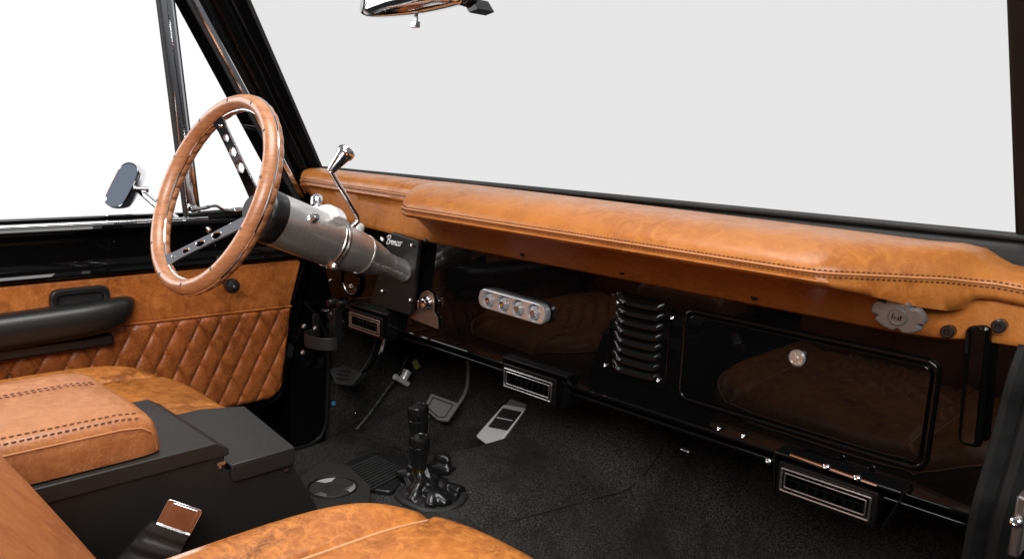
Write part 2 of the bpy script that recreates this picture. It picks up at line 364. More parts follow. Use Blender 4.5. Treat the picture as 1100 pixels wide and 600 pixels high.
bm.free(); bm = B(); loft(bm, rows, closed_v=True, caps=True); obj('door_seal', bm, M_['seal_rubber'], body)['label'] = 'worn grey-black rubber door seal'
bm = B(); box(bm, P(1096, 562, x=-.118), (.008, .020, .052)); t = NT('dark_steel'); t.set(base=(.16, .14, .13), metal=.9, rough=.45); lt = obj('striker_plate', bm, M_['dark_steel'], body, bevel=.002)
screw(lt, P(1097, 556, x=-.118) + V((-.001, -.0105, 0)), (0, -1, .2), .005)
# ================================================================== DRIVER'S DOOR
door = thing('driver_door', 'black driver door with tan leather panel, quilted lower half and black armrest', 'door', (-1.52, .45, .66))
def PX(px, py, x=-1.5): return P(px, py, x=x)
ytop = 1.016
bm = B()      # shell, below the belt
shell = roundpoly([V((-1.512, -.5, .665)), V((-1.512, .80, .665)), V((-1.512, .875, .76)), V((-1.512, .925, 1.00)), V((-1.512, .94, 1.10)), V((-1.512, -.5, 1.10))], [0, .06, .05, .02, .0, 0], 6)
prism(bm, shell, (-.06, 0, 0)); obj('door_shell', bm, M_['gloss_black'], door, bevel=.004)
# black upper panel: concave between a lower bead and the belt rail
bm = B(); pr = [(-1.502, 1.018), (-1.494, 1.020), (-1.490, 1.026), (-1.494, 1.032), (-1.506, 1.036), (-1.514, 1.050), (-1.514, 1.078), (-1.506, 1.092), (-1.496, 1.098), (-1.492, 1.104), (-1.496, 1.110), (-1.53, 1.112), (-1.575, 1.110), (-1.575, 1.018)]
loft(bm, [[V((x, y, z)) for x, z in pr] for y in (-.5, .2, .6, .93)], closed_v=True, caps=True); obj('upper_panel', bm, M_['gloss_black'], door, bevel=.001)['label'] = 'gloss black upper door panel below the window opening'
bm = B(); tube(bm, [V((-1.505, -.5, 1.1135)), V((-1.505, .67, 1.1135))], .004, 8, flat=.6); obj('felt_strip', bm, M_['dull_chrome'], door)
# leather upper
qtop = [(.30, .928), (.55, .9225), (.86, .9155)]
def qt(y): return .928 + (y + .0 - .30) * (-.022)
bm = B(); pts = [V((-1.498, y, z)) for y, z in ((-.5, .93), (.864, .905), (.895, 1.015), (-.5, 1.015))]
prism(bm, roundpoly(pts, [0, 0, .012, 0]), (-.012, 0, 0)); obj('leather_panel', bm, M_['door_leather'], door, bevel=.003)['label'] = 'smooth mottled tan leather upper door panel'
# quilted lower
def quilt_mesh(bm, ya, yb, zlo, zhi, X, sgn, ymax, dy=.0435, dz=.08, y0=.622, z0=.907, depth=.0066, ny=420, nz=100):
    rows = []
    for j in range(nz + 1):
        v = j / nz; row = []
        for i in range(ny + 1):
            u = i / ny; zz0 = zlo
            yl = ya; 
            z_hi = zhi(lerp(ya, yb, u)); z = lerp(zlo, z_hi, v); y = lerp(yl, ymax(z), u)
            a = (y - y0) / dy + (z - z0) / dz; b = (y - y0) / dy - (z - z0) / dz
            fa = abs(a - round(a)) * 2; fb = abs(b - round(b)) * 2
            h = depth * ((1 - (1 - fa) ** 3) * (1 - (1 - fb) ** 3)) ** .55
            ed = min((z_hi - z) / .010, (z - zlo) / .010, (ymax(z) - y) / .010, 1); ed = max(ed, 0); h *= (1 - (1 - ed) ** 2)
            h += .0006 * math.sin(y * 91 + z * 57) * ed
            row.append(V((X + sgn * h, y, z)))
        rows.append(row)
    loft(bm, rows)
def ymx(z):
    t = (z - .70) / (.918 - .70); base = lerp(.838, .868, max(0, t)); r = .035
    if z < .72 + r:
        q = (.72 + r - z) / r; base -= r * (1 - math.sqrt(max(0, 1 - min(1, q) ** 2)))
    return base
bm = B(); quilt_mesh(bm, -.5, .868, .722, qt, -1.4975, 1, ymx, ny=640)
qp = obj('quilted_panel', bm, M_['quilt_leather'], door, angle=180); qp['label'] = 'diamond quilted tan leather lower door panel'
def quilt_stitches(bm, ya, yb, zlo, zhi, X, sgn, ymax, dy=.0435, dz=.08, y0=.622, z0=.907):
    for fam in (1, -1):
        for k in range(-40, 20):
            pts = []
            for s in range(0, 101):
                z = lerp(zlo, .94, s / 100); y = y0 + dy * (k - fam * (z - z0) / dz)
                if ya < y < ymax(z) - .006 and z < zhi(y) - .004: pts.append(V((X + sgn * .0006, y, z)))
            if len(pts) > 3: dashes(bm, pts, .0046, .0012, .0018, (sgn, 0, 0), .0004)
bm = B(); quilt_stitches(bm, .25, .868, .724, qt, -1.4975, 1, ymx); obj('stitching', bm, M_['thread_dark'], qp)
bm = B(); tube(bm, [V((-1.4955, y, qt(y) + .002)) for y in (-.5, .3, .6, .868)], .0022, 8)
seam = obj('seam_welt', bm, M_['door_leather'], qp)
bm = B(); dashes(bm, [V((-1.4965, y, qt(y) + .0065)) for y in (.0, .3, .6, .866)], .0035, .0018, .0011, (1, 0, 0)); obj('stitching', bm, M_['thread_dark'], qp)
# bright beaded edge strip round the panel
bm = B(); tube(bm, catmull([V((-1.505, .912, 1.02)), V((-1.505, .885, .95)), V((-1.505, .868, .87)), V((-1.505, .853, .77)), V((-1.503, .848, .735)), V((-1.503, .825, .712)), V((-1.503, .76, .706)), V((-1.503, .4, .70)), V((-1.503, -.4, .70))], 6), .0035, 8); obj('edge_strip', bm, M_['gloss_black'], door)
# armrest
def arm_sec(y, tx):
    k = tx; return [V((-1.497 + dx * k[0], y, .948 + dz * k[1] + k[2])) for dx, dz in ((0, .022), (.020, .028), (.040, .027), (.052, .018), (.056, .0), (.052, -.018), (.042, -.030), (.020, -.036), (0, -.036))]
bm = B(); rows = [arm_sec(y, s) for y, s in ((-.4, (1, 1, 0)), (.30, (1, 1, 0)), (.44, (1, 1, .004)), (.485, (1, .98, .007)), (.51, (.92, .88, .010)), (.528, (.72, .7, .014)), (.538, (.45, .4, .018)), (.540, (.05, .1, .02)))]
loft(bm, rows, caps=True); ar = obj('armrest', bm, M_['black_leather'], door, angle=70); ar['label'] = 'padded black leather armrest'
bm = B(); box(bm, (-1.485, .35, .906), (.024, .30, .02)); obj('armrest_bracket', bm, M_['plastic_black'], ar, bevel=.004)
# pull cup
c0 = [PX(54, 338, -1.492), PX(56, 311, -1.492), PX(113, 305, -1.492), PX(118, 330, -1.492)]
ym, yM = min(p.y for p in c0), max(p.y for p in c0); zM = 1.004
Md = basis((-1.492, 0, 0), (0, 1, 0), (0, 0, 1))
plate('door_pull', rrect(ym, .955, yM, zM, .017), [rrect(ym + .011, .950, yM - .011, zM - .011, .010)], .014, Md, M_['plastic_black'], door, bevel=.003)['label'] = 'recessed black door pull above the armrest'
dp = [o for o in COL.objects if o.name.startswith('door_pull')][0]
bm = B(); box(bm, (-1.4965, (ym + yM) / 2, .975), (.003, yM - ym - .015, .05)); obj('cup_back', bm, M_['rubber'], dp)
# window crank
hp = P(249, 307, x=-1.455)
bm = B(); lathe(bm, [(.004, -.04), (.004, -.012), (.012, -.010), (.0145, -.004), (.0145, .006), (.011, .012), (.004, .014), (0, .014)], hp, (1, -.15, .05), 28); ck = obj('window_crank', bm, M_['plastic_black'], door)
bm = B(); tube(bm, [hp + V((-.03, 0, 0)), hp + V((-.028, -.006, .03)), hp + V((-.036, -.010, .055))], .0045, 10); obj('crank_arm', bm, M_['plastic_black'], ck)
bm = B(); lathe(bm, [(.0035, 0), (.003, .002), (0, .0025)], hp + V((.014, -.002, .0007)), (1, -.15, .05), 16); obj('crank_cap', bm, M_['dull_chrome'], ck)
# lock knob
kp = P(224, 248, x=-1.49); bm = B(); lathe(bm, [(.002, -.014), (.002, -.004), (.0055, -.001), (.0065, .004), (.004, .008), (0, .009)], kp, (.5, -.3, .8), 20); obj('lock_knob', bm, M_['chrome'], door)
# vent window frame
def strip(a, b, wv, nv, wd, th, name, m, parent, prof=None):
    a, b, wv, nv = V(a), V(b), V(wv).normalized(), V(nv).normalized(); pr = prof or [(-1, 0), (-.95, .6), (-.6, 1), (.6, 1), (.95, .6), (1, 0), (1, -1), (-1, -1)]
    bm = B(); loft(bm, [[q + wv * wd / 2 * x + nv * th / 2 * z for x, z in pr] for q in (a, b)], closed_v=True, caps=True); return obj(name, bm, m, parent, angle=25)
p0, p1 = P(208, 237, x=-1.53), P(178.5, 0, x=-1.53); p1 = p0 + (p1 - p0) * 1.35
fr = strip(p0, p1, (0, 1, 0), (1, .05, .12), .024, .010, 'vent_window_post', M_['chrome'], door); fr['label'] = 'chrome upright between the vent window and the side window'
for s in (-1, 1):
    bm = B(); tube(bm, [p0 + V((-.004, s * .0135, 0)), p1 + V((-.004, s * .0135, 0))], .0042, 8); obj('rubber_seal', bm, M_['rubber'], fr)
p2, p3 = P(327, 219, x=-1.53), P(209, 0, x=-1.53); p3 = p2 + (p3 - p2) * 1.35
fr2 = strip(p2, p3, (0, 1, .55), (1, .05, .12), .014, .010, 'vent_window_frame', M_['chrome'], door)
bm = B(); tube(bm, [p2 + V((-.002, -.009, -.005)), p3 + V((-.002, -.009, -.005))], .004, 8); obj('rubber_seal', bm, M_['rubber'], fr2)
strip(P(200, 233, x=-1.53), P(330, 221, x=-1.53), (0, 0, 1), (1, 0, 0), .016, .014, 'vent_window_sill', M_['satin_black'], door)
# vent latch
bm = B(); l0 = P(207, 225, x=-1.51); l1 = P(256, 226, x=-1.51)
tube(bm, catmull([l0, lerp(l0, l1, .12) + V((0, 0, .001)), lerp(l0, l1, .35) + V((.004, 0, .007)), lerp(l0, l1, .5) + V((.004, 0, .008)), lerp(l0, l1, .7), l1], 6), [.0055] * 6 + [.004] * 6 + [.0028] * 6 + [.0028] * 6 + [.004] * 6 + [.006] * 1, 10)
lathe(bm, [(0, -.006), (.007, -.006), (.008, 0), (.006, .005), (0, .006)], l0, (0, 1, 0), 16); lathe(bm, [(0, -.010), (.007, -.009), (.0075, 0), (.006, .008), (0, .010)], l1, (0, 1, .1), 16); obj('vent_latch', bm, M_['chrome'], door)
bm = B(); box(bm, P(210, 235, x=-1.512), (.02, .045, .008)); obj('latch_base', bm, M_['chrome'], door, bevel=.002)
# exterior mirror: an oval seen nearly edge-on
mo = P(133, 199, x=-1.74)
cu = [PN(*q, mo, V((.55, -.82, .26)).normalized()) for q in ((117, 222), (113, 214), (124, 190), (131, 178), (139, 174), (147, 177), (149, 185), (144, 199), (133, 219), (126, 223))]
cc_ = sum(cu, V()) / len(cu); mn = V((.55, -.82, .26)).normalized(); cu2 = catmull(cu, 4, True)
bm = B(); rows = []
for s, d in ((.90, .001), (.97, .003), (1.0, -.002), (1.0, -.012), (.93, -.026), (.7, -.036), (.35, -.040), (.02, -.041)): rows.append([cc_ + (p - cc_) * s + mn * d for p in cu2])
loft(bm, rows, closed_v=True, caps=True)
mi = obj('side_mirror', bm, M_['chrome'], door, angle=60); mi['label'] = 'oval chrome exterior mirror outside the driver window'
bm = B(); rows = [[cc_ + (p - cc_) * s + mn * .0022 for p in cu2] for s in (.92, .5, .01)]; loft(bm, rows, closed_v=True); obj('mirror_glass', bm, M_['mirror_glass'], mi)
bm = B(); m0 = cc_ - mn * .03 + V((0, .01, -.005)); m1 = P(152, 206, x=-1.715); m2 = P(176, 226, x=-1.62)
tube(bm, [m0, m1, lerp(m1, m2, .3), m2, m2 + (m2 - m1) * .6], [.005, .007, .008, .009, .010], 12); lathe(bm, [(0, -.012), (.006, -.012), (.006, .012), (0, .012)], m1 + V((.004, 0, .006)), (.3, 1, 0), 14); obj('mirror_arm', bm, M_['chrome'], mi)
# ================================================================== REAR QUARTER (seen mirrored in the dashboard)
rq = thing('rear_side_trim', 'quilted tan leather side trim behind the driver door', 'trim panel', (-1.5, -1.0, .6))
bm = B(); quilt_mesh(bm, -1.9, -.52, .60, lambda y: 1.15, -1.4975, 1, lambda z: -.52, ny=560, nz=160, dz=.07, dy=.05); obj('quilted_panel', bm, M_['quilt_leather'], rq, angle=180)
bm = B(); box(bm, (-1.54, -1.2, .9), (.06, 1.4, .7)); obj('backing', bm, M_['gloss_black'], rq)
# ================================================================== DASHBOARD
YD = .92
dash = thing('dashboard', 'gloss black metal dashboard with glove box, louvres and lower lip', 'dashboard', (-.87, .93, .9))
zb = .921
bm = B(); prw = [(YD + .0, 1.165), (YD, .940), (YD - .0006, .930), (YD - .0016, zb + .002), (YD - .003, zb), (YD - .002, zb - .005), (YD + .03, zb - .008), (YD + .10, zb + .01), (YD + .10, 1.165)]
loft(bm, [[V((x, y, z)) for y, z in prw] for x in (-1.50, -.9, -.168)], closed_v=True, caps=True); obj('dash_panel', bm, M_['gloss_black'], dash, bevel=.0008, angle=25)
bm = B(); box(bm, (-.83, YD + .035, zb - .013), (1.3, .075, .006)); obj('lower_flange', bm, M_['gloss_black'], dash, bevel=.002)
def PD(px, py, d=0): return P(px, py, y=YD - d)
MD = basis((0, YD, 0), (1, 0, 0), (0, 0, 1))      # local (x, z) on the dash face, +local z points at -Y (the cabin)
def dxy(px, py): p = PD(px, py); return (p.x, p.z)
# glove box: raised bead frame and door
g = [dxy(725, 424), dxy(744, 333), dxy(1014, 391), dxy(988, 503)]
gx0, gx1, gz0, gz1 = (g[0][0] + g[1][0]) / 2, (g[2][0] + g[3][0]) / 2, (g[0][1] + g[3][1]) / 2, (g[1][1] + g[2][1]) / 2
bm = B(); gp = roundpoly([V((x, YD - .0015, z)) for x, z in ((gx0, gz0), (gx1, gz0), (gx1, gz1), (gx0, gz1))], .016, 8); tube(bm, gp, .0040, 14, closed=True); obj('glove_box_bead', bm, M_['gloss_black'], dash)
Mg = basis((0, YD - .002, 0), (1, 0, 0), (0, 0, 1))
gd = plate('glove_box_door', rrect(gx0 + .005, gz0 + .005, gx1 - .005, gz1 - .005, .013, 8), [], .006, Mg, M_['gloss_black'], dash, bevel=.001); gd['label'] = 'gloss black glove box door with rounded corners'
lk = PD(857, 384, .006); bm = B(); lathe(bm, [(.0105, 0), (.0105, .003), (.0085, .005), (.0072, .0052), (.0072, .0040), (.0030, .0040), (.0028, .0065), (0, .0065)], lk, (0, -1, 0), 30)
for k in range(6):
    a = math.pi / 3 * k; box(bm, lk + V((math.cos(a) * .0052, -.0045, math.sin(a) * .0052)), (.0016, .0016, .0045), Matrix.Rotation(-a + math.pi / 2, 3, 'Y'))
obj('lock', bm, M_['lock_nickel'], gd)
# louvre plate: eight pressed slots
lp = thing('louvre_plate', 'black louvred vent plate held by four small screws left of the glove box', 'vent plate', (PD(688, 365)))
A, Bq, Cq, Dq = dxy(667, 318), dxy(722, 336), dxy(706, 412), dxy(652, 396)
lx0, lx1, lz0, lz1 = (A[0] + Dq[0]) / 2, (Bq[0] + Cq[0]) / 2, (Cq[1] + Dq[1]) / 2, (A[1] + Bq[1]) / 2
plate('plate', rrect(lx0 - .008, lz0 - .006, lx1 + .008, lz1 + .006, .006), [], .003, basis((0, YD - .0015, 0), (1, 0, 0), (0, 0, 1)), M_['gloss_black'], lp, bevel=.0008)
for k in range(8):
    z = lerp(lz0 + .006, lz1 - .002, k / 7); bm = B(); rows = []
    x0, x1 = lx0 + .003, lx1 - .003
    for i in range(17):
        u = i / 16; e = (1 - abs(2 * u - 1) ** 5); x = lerp(x0, x1, u); row = []
        for j in range(7):
            v = j / 6; row.append(V((x, YD - .003 - .0095 * e * math.sin(v * math.pi / 2) ** .8, z + .0120 * (1 - v) - .002 * e * v)))
        row.append(V((x, YD - .003 - .0060 * e, z - .0028 * e - .0006))); row.append(V((x, YD - .0028, z + .0005)))
        rows.append(row)
    loft(bm, rows); obj('louvre', bm, M_['gloss_black'], lp, angle=40)
for q in ((665, 324), (723, 341), (651, 392), (708, 408)): screw(lp, PD(*q, .004), (0, -1, 0), .0036)
for q in ((773, 460), (799, 468)): screw(dash, PD(*q, .003), (0, -1, 0), .0034)
bm = B(); box(bm, P(737, 483, y=.935), (.014, .01, .003)); obj('clip', bm, M_['dull_chrome'], dash, bevel=.001)
# diagonal brace bars at the right end
bm = B(); s0, s1 = P(1053, 356, y=.905), P(1041, 474, y=.905); tube(bm, roundpoly([s0 + V((-.009, 0, .0)), s0 + V((.006, 0, .004)), s1 + V((.008, 0, 0)), s1 + V((-.006, 0, 0))], .004), .0045, 8, closed=True)
prism(bm, roundpoly([s0 + V((-.006, -.006, .004)), s0 + V((.006, -.006, .004)), s1 + V((.006, -.006, 0)), s1 + V((-.006, -.006, 0))], .004), (0, .016, 0)); obj('end_brace', bm, M_['gloss_black'], dash, bevel=.002)
# ---- gauge behind the column
gc = PD(378, 301, .003); ga = thing('gauge', 'round black gauge with silver ring half hidden behind the steering column', 'gauge', gc)
bm = B(); lathe(bm, [(.034, -.002), (.034, .004), (.031, .006), (.030, .002), (0, .002)], gc, (0, -1, 0), 40); obj('bezel', bm, M_['gloss_black'], ga)
bm = B(); gpts = [gc + V((math.cos(a) * .0275, -.0035, math.sin(a) * .0275)) for a in [math.radians(200 + 130 * k / 20) for k in range(21)]]; tube(bm, gpts, .0016, 8); 
for k in range(9):
    a = math.radians(205 + 15 * k); box(bm, gc + V((math.cos(a) * .021, -.0035, math.sin(a) * .021)), (.004, .001, .0009), Matrix.Rotation(-a, 3, 'Y'))
obj('dial_ring', bm, M_['dull_chrome'], ga)
bm = B()
for k in range(3): box(bm, gc + V((-.004 + k * .004, -.0032, -.010 + .001 * k)), (.0025, .001, .003))
tube(bm, [gc + V((math.cos(a) * .014, -.0035, math.sin(a) * .014)) for a in [math.radians(250 + 60 * k / 10) for k in range(11)]], .0009, 6); obj('dial_print', bm, M_['white_print'], ga)
# ---- small controls low on the left
ctl = thing('switch_cluster', 'cluster of small black knobs and bright screws beneath the gauge', 'switches', PD(362, 330))
for q, r in (((363, 324), .0095), ((364, 337), .0095), ((374, 325), .007)):
    bm = B(); c = PD(*q, 0); lathe(bm, [(r * .5, 0), (r * .5, .008), (r, .009), (r, .020), (r * .8, .024), (0, .0245)], c, (0, -1, 0), 20); obj('knob', bm, M_['plastic_black'], ctl)
bm = B(); box(bm, PD(350, 333, .008), (.020, .014, .0035)); obj('slider', bm, M_['dull_chrome'], ctl, bevel=.001)
for q in ((355, 301), (373, 328), (326, 325)): screw(ctl, PD(*q, .001), (0, -1, 0), .004)
# ================================================================== COLUMN PLATE WITH SCRIPT
cp = thing('column_plate', 'satin black steering column cover plate with silver script lettering', 'plate', PD(422, 292, .015))
pc = [P(q[0], q[1], y=.897) for q in ((419, 249), (450, 259), (441, 339), (397, 326))]
plq = pc
px0, px1, pz0, pz1 = (pc[0].x + pc[3].x) / 2 + .004, (pc[1].x + pc[2].x) / 2 - .0, (pc[2].z + pc[3].z) / 2, (pc[0].z + pc[1].z) / 2
Mp = basis((0, .9025, 0), (1, 0, 0), (0, 0, 1))
plate('plate', [(p.x, p.y) for p in roundpoly([V((plq[3].x, plq[3].z, 0)), V((plq[2].x, plq[2].z, 0)), V((plq[1].x, plq[1].z, 0)), V((plq[0].x, plq[0].z, 0))], .008, 5)], [], .010, Mp, M_['satin_black'], cp, bevel=.002)
for x, z in ((px0 + .008, pz1 - .014), (px1 - .008, pz1 - .013), (px0 + .008, pz0 + .032), (px1 - .008, pz0 + .030)): screw(cp, (x, .896, z), (0, -1, 0), .0038)
screw(cp, (px0 - .004, .902, pz1 - .013), (0, -1, 0), .0038); screw(cp, (px0 - .003, .902, pz0 + .022), (0, -1, 0), .0038)
# "Bronco" in cursive strokes
glyphs = [  # polylines in letter space, baseline 0, x-height 1
    ([(0.15, -.1), (.30, 1.0), (.42, 2.0)], 0), ([(-.25, 1.55), (.0, 2.0), (.6, 2.25), (1.15, 2.0), (1.05, 1.4), (.45, 1.08), (1.1, .95), (1.2, .35), (.8, -.05), (.2, -.05), (.0, .2)], 0),
    ([(1.35, .1), (1.55, .95), (1.75, .75), (1.95, .95), (2.05, .85)], 0),
    ([(2.05, .85), (2.1, .35), (2.35, 0), (2.7, .3), (2.75, .8), (2.45, 1), (2.15, .7), (2.75, .75), (3.0, .9)], 0),
    ([(3.05, 0), (3.15, .95), (3.2, .6), (3.5, 1), (3.65, .7), (3.68, .1), (3.85, .0), (4.1, .35)], 0),
    ([(4.75, .85), (4.5, 1), (4.15, .7), (4.15, .2), (4.45, 0), (4.8, .2), (5.0, .4)], 0),
    ([(5.3, 1), (5.0, .7), (5.05, .2), (5.35, 0), (5.65, .3), (5.6, .8), (5.3, 1), (5.6, .85), (6.1, 1.1)], 0)]
bm = B(); sc = .0072 * (px1 - px0) / .10
for st, _ in glyphs:
    tube(bm, catmull([V((px0 + .018 + (x + y * .35) * sc, .8955, pz1 - .019 + y * sc)) for x, y in st], 5), .00085, 6)
obj('script_lettering', bm, M_['white_print'], cp)
# ================================================================== IGNITION BRACKET
ib = thing('ignition_bracket', 'tan coloured metal tab with chrome ignition lock on the dashboard', 'bracket', PD(458, 335))
o2 = [dxy(*q) for q in ((443, 341), (446, 333), (452, 330), (452, 322), (455, 314), (461, 311), (467, 315), (469, 324), (468, 334), (472, 340), (473, 353))]
plate('tab', [(p.x, p.y) for p in roundpoly([V((x, z, 0)) for x, z in o2], .003, 3)], [], .003, basis((0, YD - .004, 0), (1, 0, 0), (0, 0, 1)), M_['zinc'], ib, bevel=.0006)
ic = PD(460, 325, .006); bm = B(); lathe(bm, [(.0125, 0), (.0125, .004), (.010, .006), (.0095, .012), (.0085, .014), (.003, .013), (0, .013)], ic, (0, -1, 0), 30)
box(bm, ic + V((0, -.018, 0)), (.004, .012, .014)); obj('ignition_lock', bm, M_['chrome'], ib, bevel=.0006)
# ================================================================== FOUR-DIAL CONTROL
sp = thing('dial_pod', 'clear oval pod of four chrome dials in the middle of the dashboard', 'control panel', PD(555, 327))
d0, d1 = PD(531, 320), PD(580, 334); dz_ = (d1 - d0).z; xm = (d0.x + d1.x) / 2; zm = (d0.z + d1.z) / 2; hw_ = .076
Mpod = basis((xm, YD - .007, zm - .001), (1, 0, (d1.z - d0.z) / (d1.x - d0.x)), (0, 0, 1))
plate('housing', rrect(-hw_, -.0165, hw_, .0165, .0164, 8), [circ2(-.051 + .034 * k, 0, .0125, 24) for k in range(4)], .014, Mpod, M_['pod_silver'], sp, bevel=.002)
plate('backing', rrect(-hw_ + .002, -.0145, hw_ - .002, .0145, .0145, 8), [], .003, Mpod @ Matrix.Translation((0, 0, -.0045)), M_['dull_chrome'], sp)
for k in range(4):
    c = Mpod @ V((-.051 + .034 * k, 0, -.002)); bm = B()
    lathe(bm, [(.0118, 0), (.0118, .004), (.0098, .0075), (.0066, .0085), (.0060, .0115), (.003, .0125), (0, .0125)], c, (0, -1, 0), 24)
    for a in range(0, 360, 45): box(bm, c + V((math.cos(math.radians(a)) * .0092, -.006, math.sin(math.radians(a)) * .0092)), (.002, .005, .002))
    di = obj('dial', bm, M_['pod_silver'], sp); bm = B(); lathe(bm, [(.0045, 0), (.004, .0012), (0, .0014)], c + V((0, -.0124, 0)), (0, -1, 0), 16); obj('dial_cap', bm, M_['mirror_glass' if k < 2 else 'dull_chrome'], di)
# ================================================================== AIR VENTS UNDER THE DASH
def vent(label, corners, Y, fins, finish_):
    pts = [P(*q, y=Y) for q in corners]; x0 = (pts[0].x + pts[3].x) / 2; x1 = (pts[1].x + pts[2].x) / 2; z1 = (pts[0].z + pts[1].z) / 2; z0 = (pts[2].z + pts[3].z) / 2
    t = thing('air_vent', label, 'air vent', ((x0 + x1) / 2, Y, z0 - .006), 'air vents hung under the dashboard'); T = .0
    Mv = basis((0, Y, 0), (1, 0, 0), (0, 0, 1)); m = .0065
    plate('housing_face', rrect(x0 - m, z0 - m, x1 + m, z1 + m, .003), [rrect(x0 + .004, z0 + .004, x1 - .004, z1 - .004, .001)], .006, Mv @ Matrix.Translation((0, 0, -.004)), M_['vent_black'], t, bevel=.001)
    bm = B(); X0, X1, Z0, Z1 = x0 - m + .001, x1 + m - .001, z0 - m + .001, z1 + m - .001
    for a, b in (((X0, Z0, X0 + .003, Z1)), ((X1 - .003, Z0, X1, Z1))), : pass
    bx = [((X0, X0 + .003), (Z0, Z1)), ((X1 - .003, X1), (Z0, Z1)), ((X0, X1), (Z1 - .003, Z1)), ((X0, X1), (Z0, Z0 + .003))]
    for (xa, xb), (za, zb_) in bx: box(bm, ((xa + xb) / 2, Y + .032, (za + zb_) / 2), (xb - xa, .05, zb_ - za))
    obj('housing', bm, M_['vent_black'], t)
    for i, (dd, off) in enumerate(((.0016, 0), (.0012, .0048))):
        pl = [V((x, Y - .0018, z)) for x, z in ((x0 + off, z0 + off), (x1 - off, z0 + off), (x1 - off, z1 - off), (x0 + off, z1 - off))]
        bm = B(); tube(bm, roundpoly(pl, .0012, 3), dd, 8, closed=True); obj('trim_frame', bm, M_[finish_], t)
    bm = B(); box(bm, ((x0 + x1) / 2, Y + .03, (z0 + z1) / 2), (x1 - x0, .002, z1 - z0)); obj('duct_shade', bm, M_['dark_hole'], t)  # flat black sheet stands in for the shade inside the vent
    for k in range(fins):
        x = lerp(x0 + .008, x1 - .008, (k + .5) / fins); bm = B(); box(bm, (x, Y + .010, (z0 + z1) / 2), (.0016, .015, z1 - z0 - .010), Matrix.Rotation(.9, 3, 'Z')); obj('fin', bm, M_['vent_black'], t)
    bm = B(); box(bm, ((x0 + x1) / 2, Y + .004, (z0 + z1) / 2), (x1 - x0 - .01, .002, .0012)); obj('crossbar', bm, M_['vent_black'], t)
    return t, x0, x1, z0, z1
vL = vent('small under-dash air vent with copper tinted frame, below the steering column', ((377, 335), (409, 345), (407, 360), (376, 350)), .888, 6, 'zinc')
vM = vent('middle under-dash air vent, with grey frame, above the accelerator', ((543, 395), (594, 411), (592, 431), (542, 413)), .897, 7, 'dull_chrome')
vR = vent('largest under-dash air vent, with silver frame and bright rod above, under the glove box', ((841, 501), (937, 535), (932, 562), (839, 521)), .893, 8, 'dull_chrome')
for (t_, x0, x1, z0, z1), ex in ((vL, .004), (vM, .012), (vR, .018)):    # hanger housings flaring up to the dash lip
    bm = B(); Y = t_.location.y + .008
    a = [V((x0 - .010, Y, z0 - .010)), V((x1 + .010, Y, z0 - .010)), V((x1 + .010 + ex, Y, z1 + .014)), V((x0 - .010 - ex * .3, Y, z1 + .014))]
    bm2 = B(); top = [V((x0 - .010 - ex * .3, Y - .002, z1 + .011)), V((x1 + .010 + ex, Y - .002, z1 + .011)), V((x1 + .012 + ex, YD + .05, z1 + .016)), V((x0 - .010 - ex * .3, YD + .05, z1 + .016))]
    prism(bm2, top, (0, 0, .004)); obj('hanger', bm2, M_['vent_black'], t_, bevel=.001)
    for sx_, xx in ((0, x0 - .0105), (1, x1 + .0105)):
        bm2 = B(); prism(bm2, [V((xx, Y, z0 - .010)), V((xx + (ex if sx_ else -ex * .3), Y, z1 + .012)), V((xx + (ex if sx_ else -ex * .3), YD + .03, z1 + .012)), V((xx, YD + .03, z0 - .008))], ((.0015 if sx_ else -.0015), 0, 0)); obj('side_plate', bm2, M_['vent_black'], t_)
    bm.free()
t_, x0, x1, z0, z1 = vR
u0, u1 = P(849, 488, y=.900), P(942, 521, y=.900); bm = B(); tube(bm, [u0, u1], .0022, 10); rd = obj('hanger_rod', bm, M_['chrome'], t_)
for q in ((888, 501), (921, 513)): screw(rd, P(*q, y=.898), (0, -1, .3), .0045)
screw(t_, P(826, 495, y=.90), (0, -1, .3), .0045, M_['dull_chrome'])
# ================================================================== DASH PAD
pad = thing('dash_pad', 'long padded tan leather dash top with double row of stitching', 'dash pad', (-.87, .9, 1.11))
ZN, ZL = 1.1735, 1.106
def station(x, thick, nose, low, zb_, zn, zl, xb, lip=.013):
    """cross-section from the windscreen rail over the nose to the lower flange"""
    Bk = V((xb, .988, zb_)); N = V((nose[0], nose[1], zn)); L = V((low[0], low[1], zl)); r = []
    for a, zt_, zf in ((0, 0, 0), (.05, .003, .002), (.15, .006, .004), (.3, .0085, .005), (.5, .009, .005), (.65, .0085, .004), (.75, .007, .003), (.82, .0040, .001), (.875, -.0005, -.001), (.92, -.006, -.004), (.955, -.012, -.008), (.98, -.018, -.012), (.994, -.0235, -.016)):
        p = lerp(Bk, N, a); full = zb_ - zn; t_ = lerp(zf, zt_, thick); base = lerp(.022, .030, thick)
        # heights run from the rail down to the nose, scaled to this station's own drop
        p.z = zb_ + (t_ if t_ > 0 else t_ * full / (base - .002)); r.append(p)
    r.append(N.copy())
    out = (N - Bk); out.z = 0; out.normalize()
    r.append(lerp(N, L, .02) + V((0, 0, -.003)) - out * .001)
    r.append(N + V((0, 0, -.008 - (lip - .013) * .5)) + out * .0015)
    r.append(N + V((0, 0, -lip)) - out * .004)
    k = 1
    p1 = N + V((0, 0, -lip - .0005)) - out * lerp(.006, .026, thick)
    for b in (0, .25, .5, .75, .9): r.append(lerp(p1, L, b) + V((0, 0, .004 * math.sin(b * math.pi))))
    r.append(L.copy()); r.append(L + V((0, .004, -.003))); r.append(L + V((0, .02, .003)))
    return r
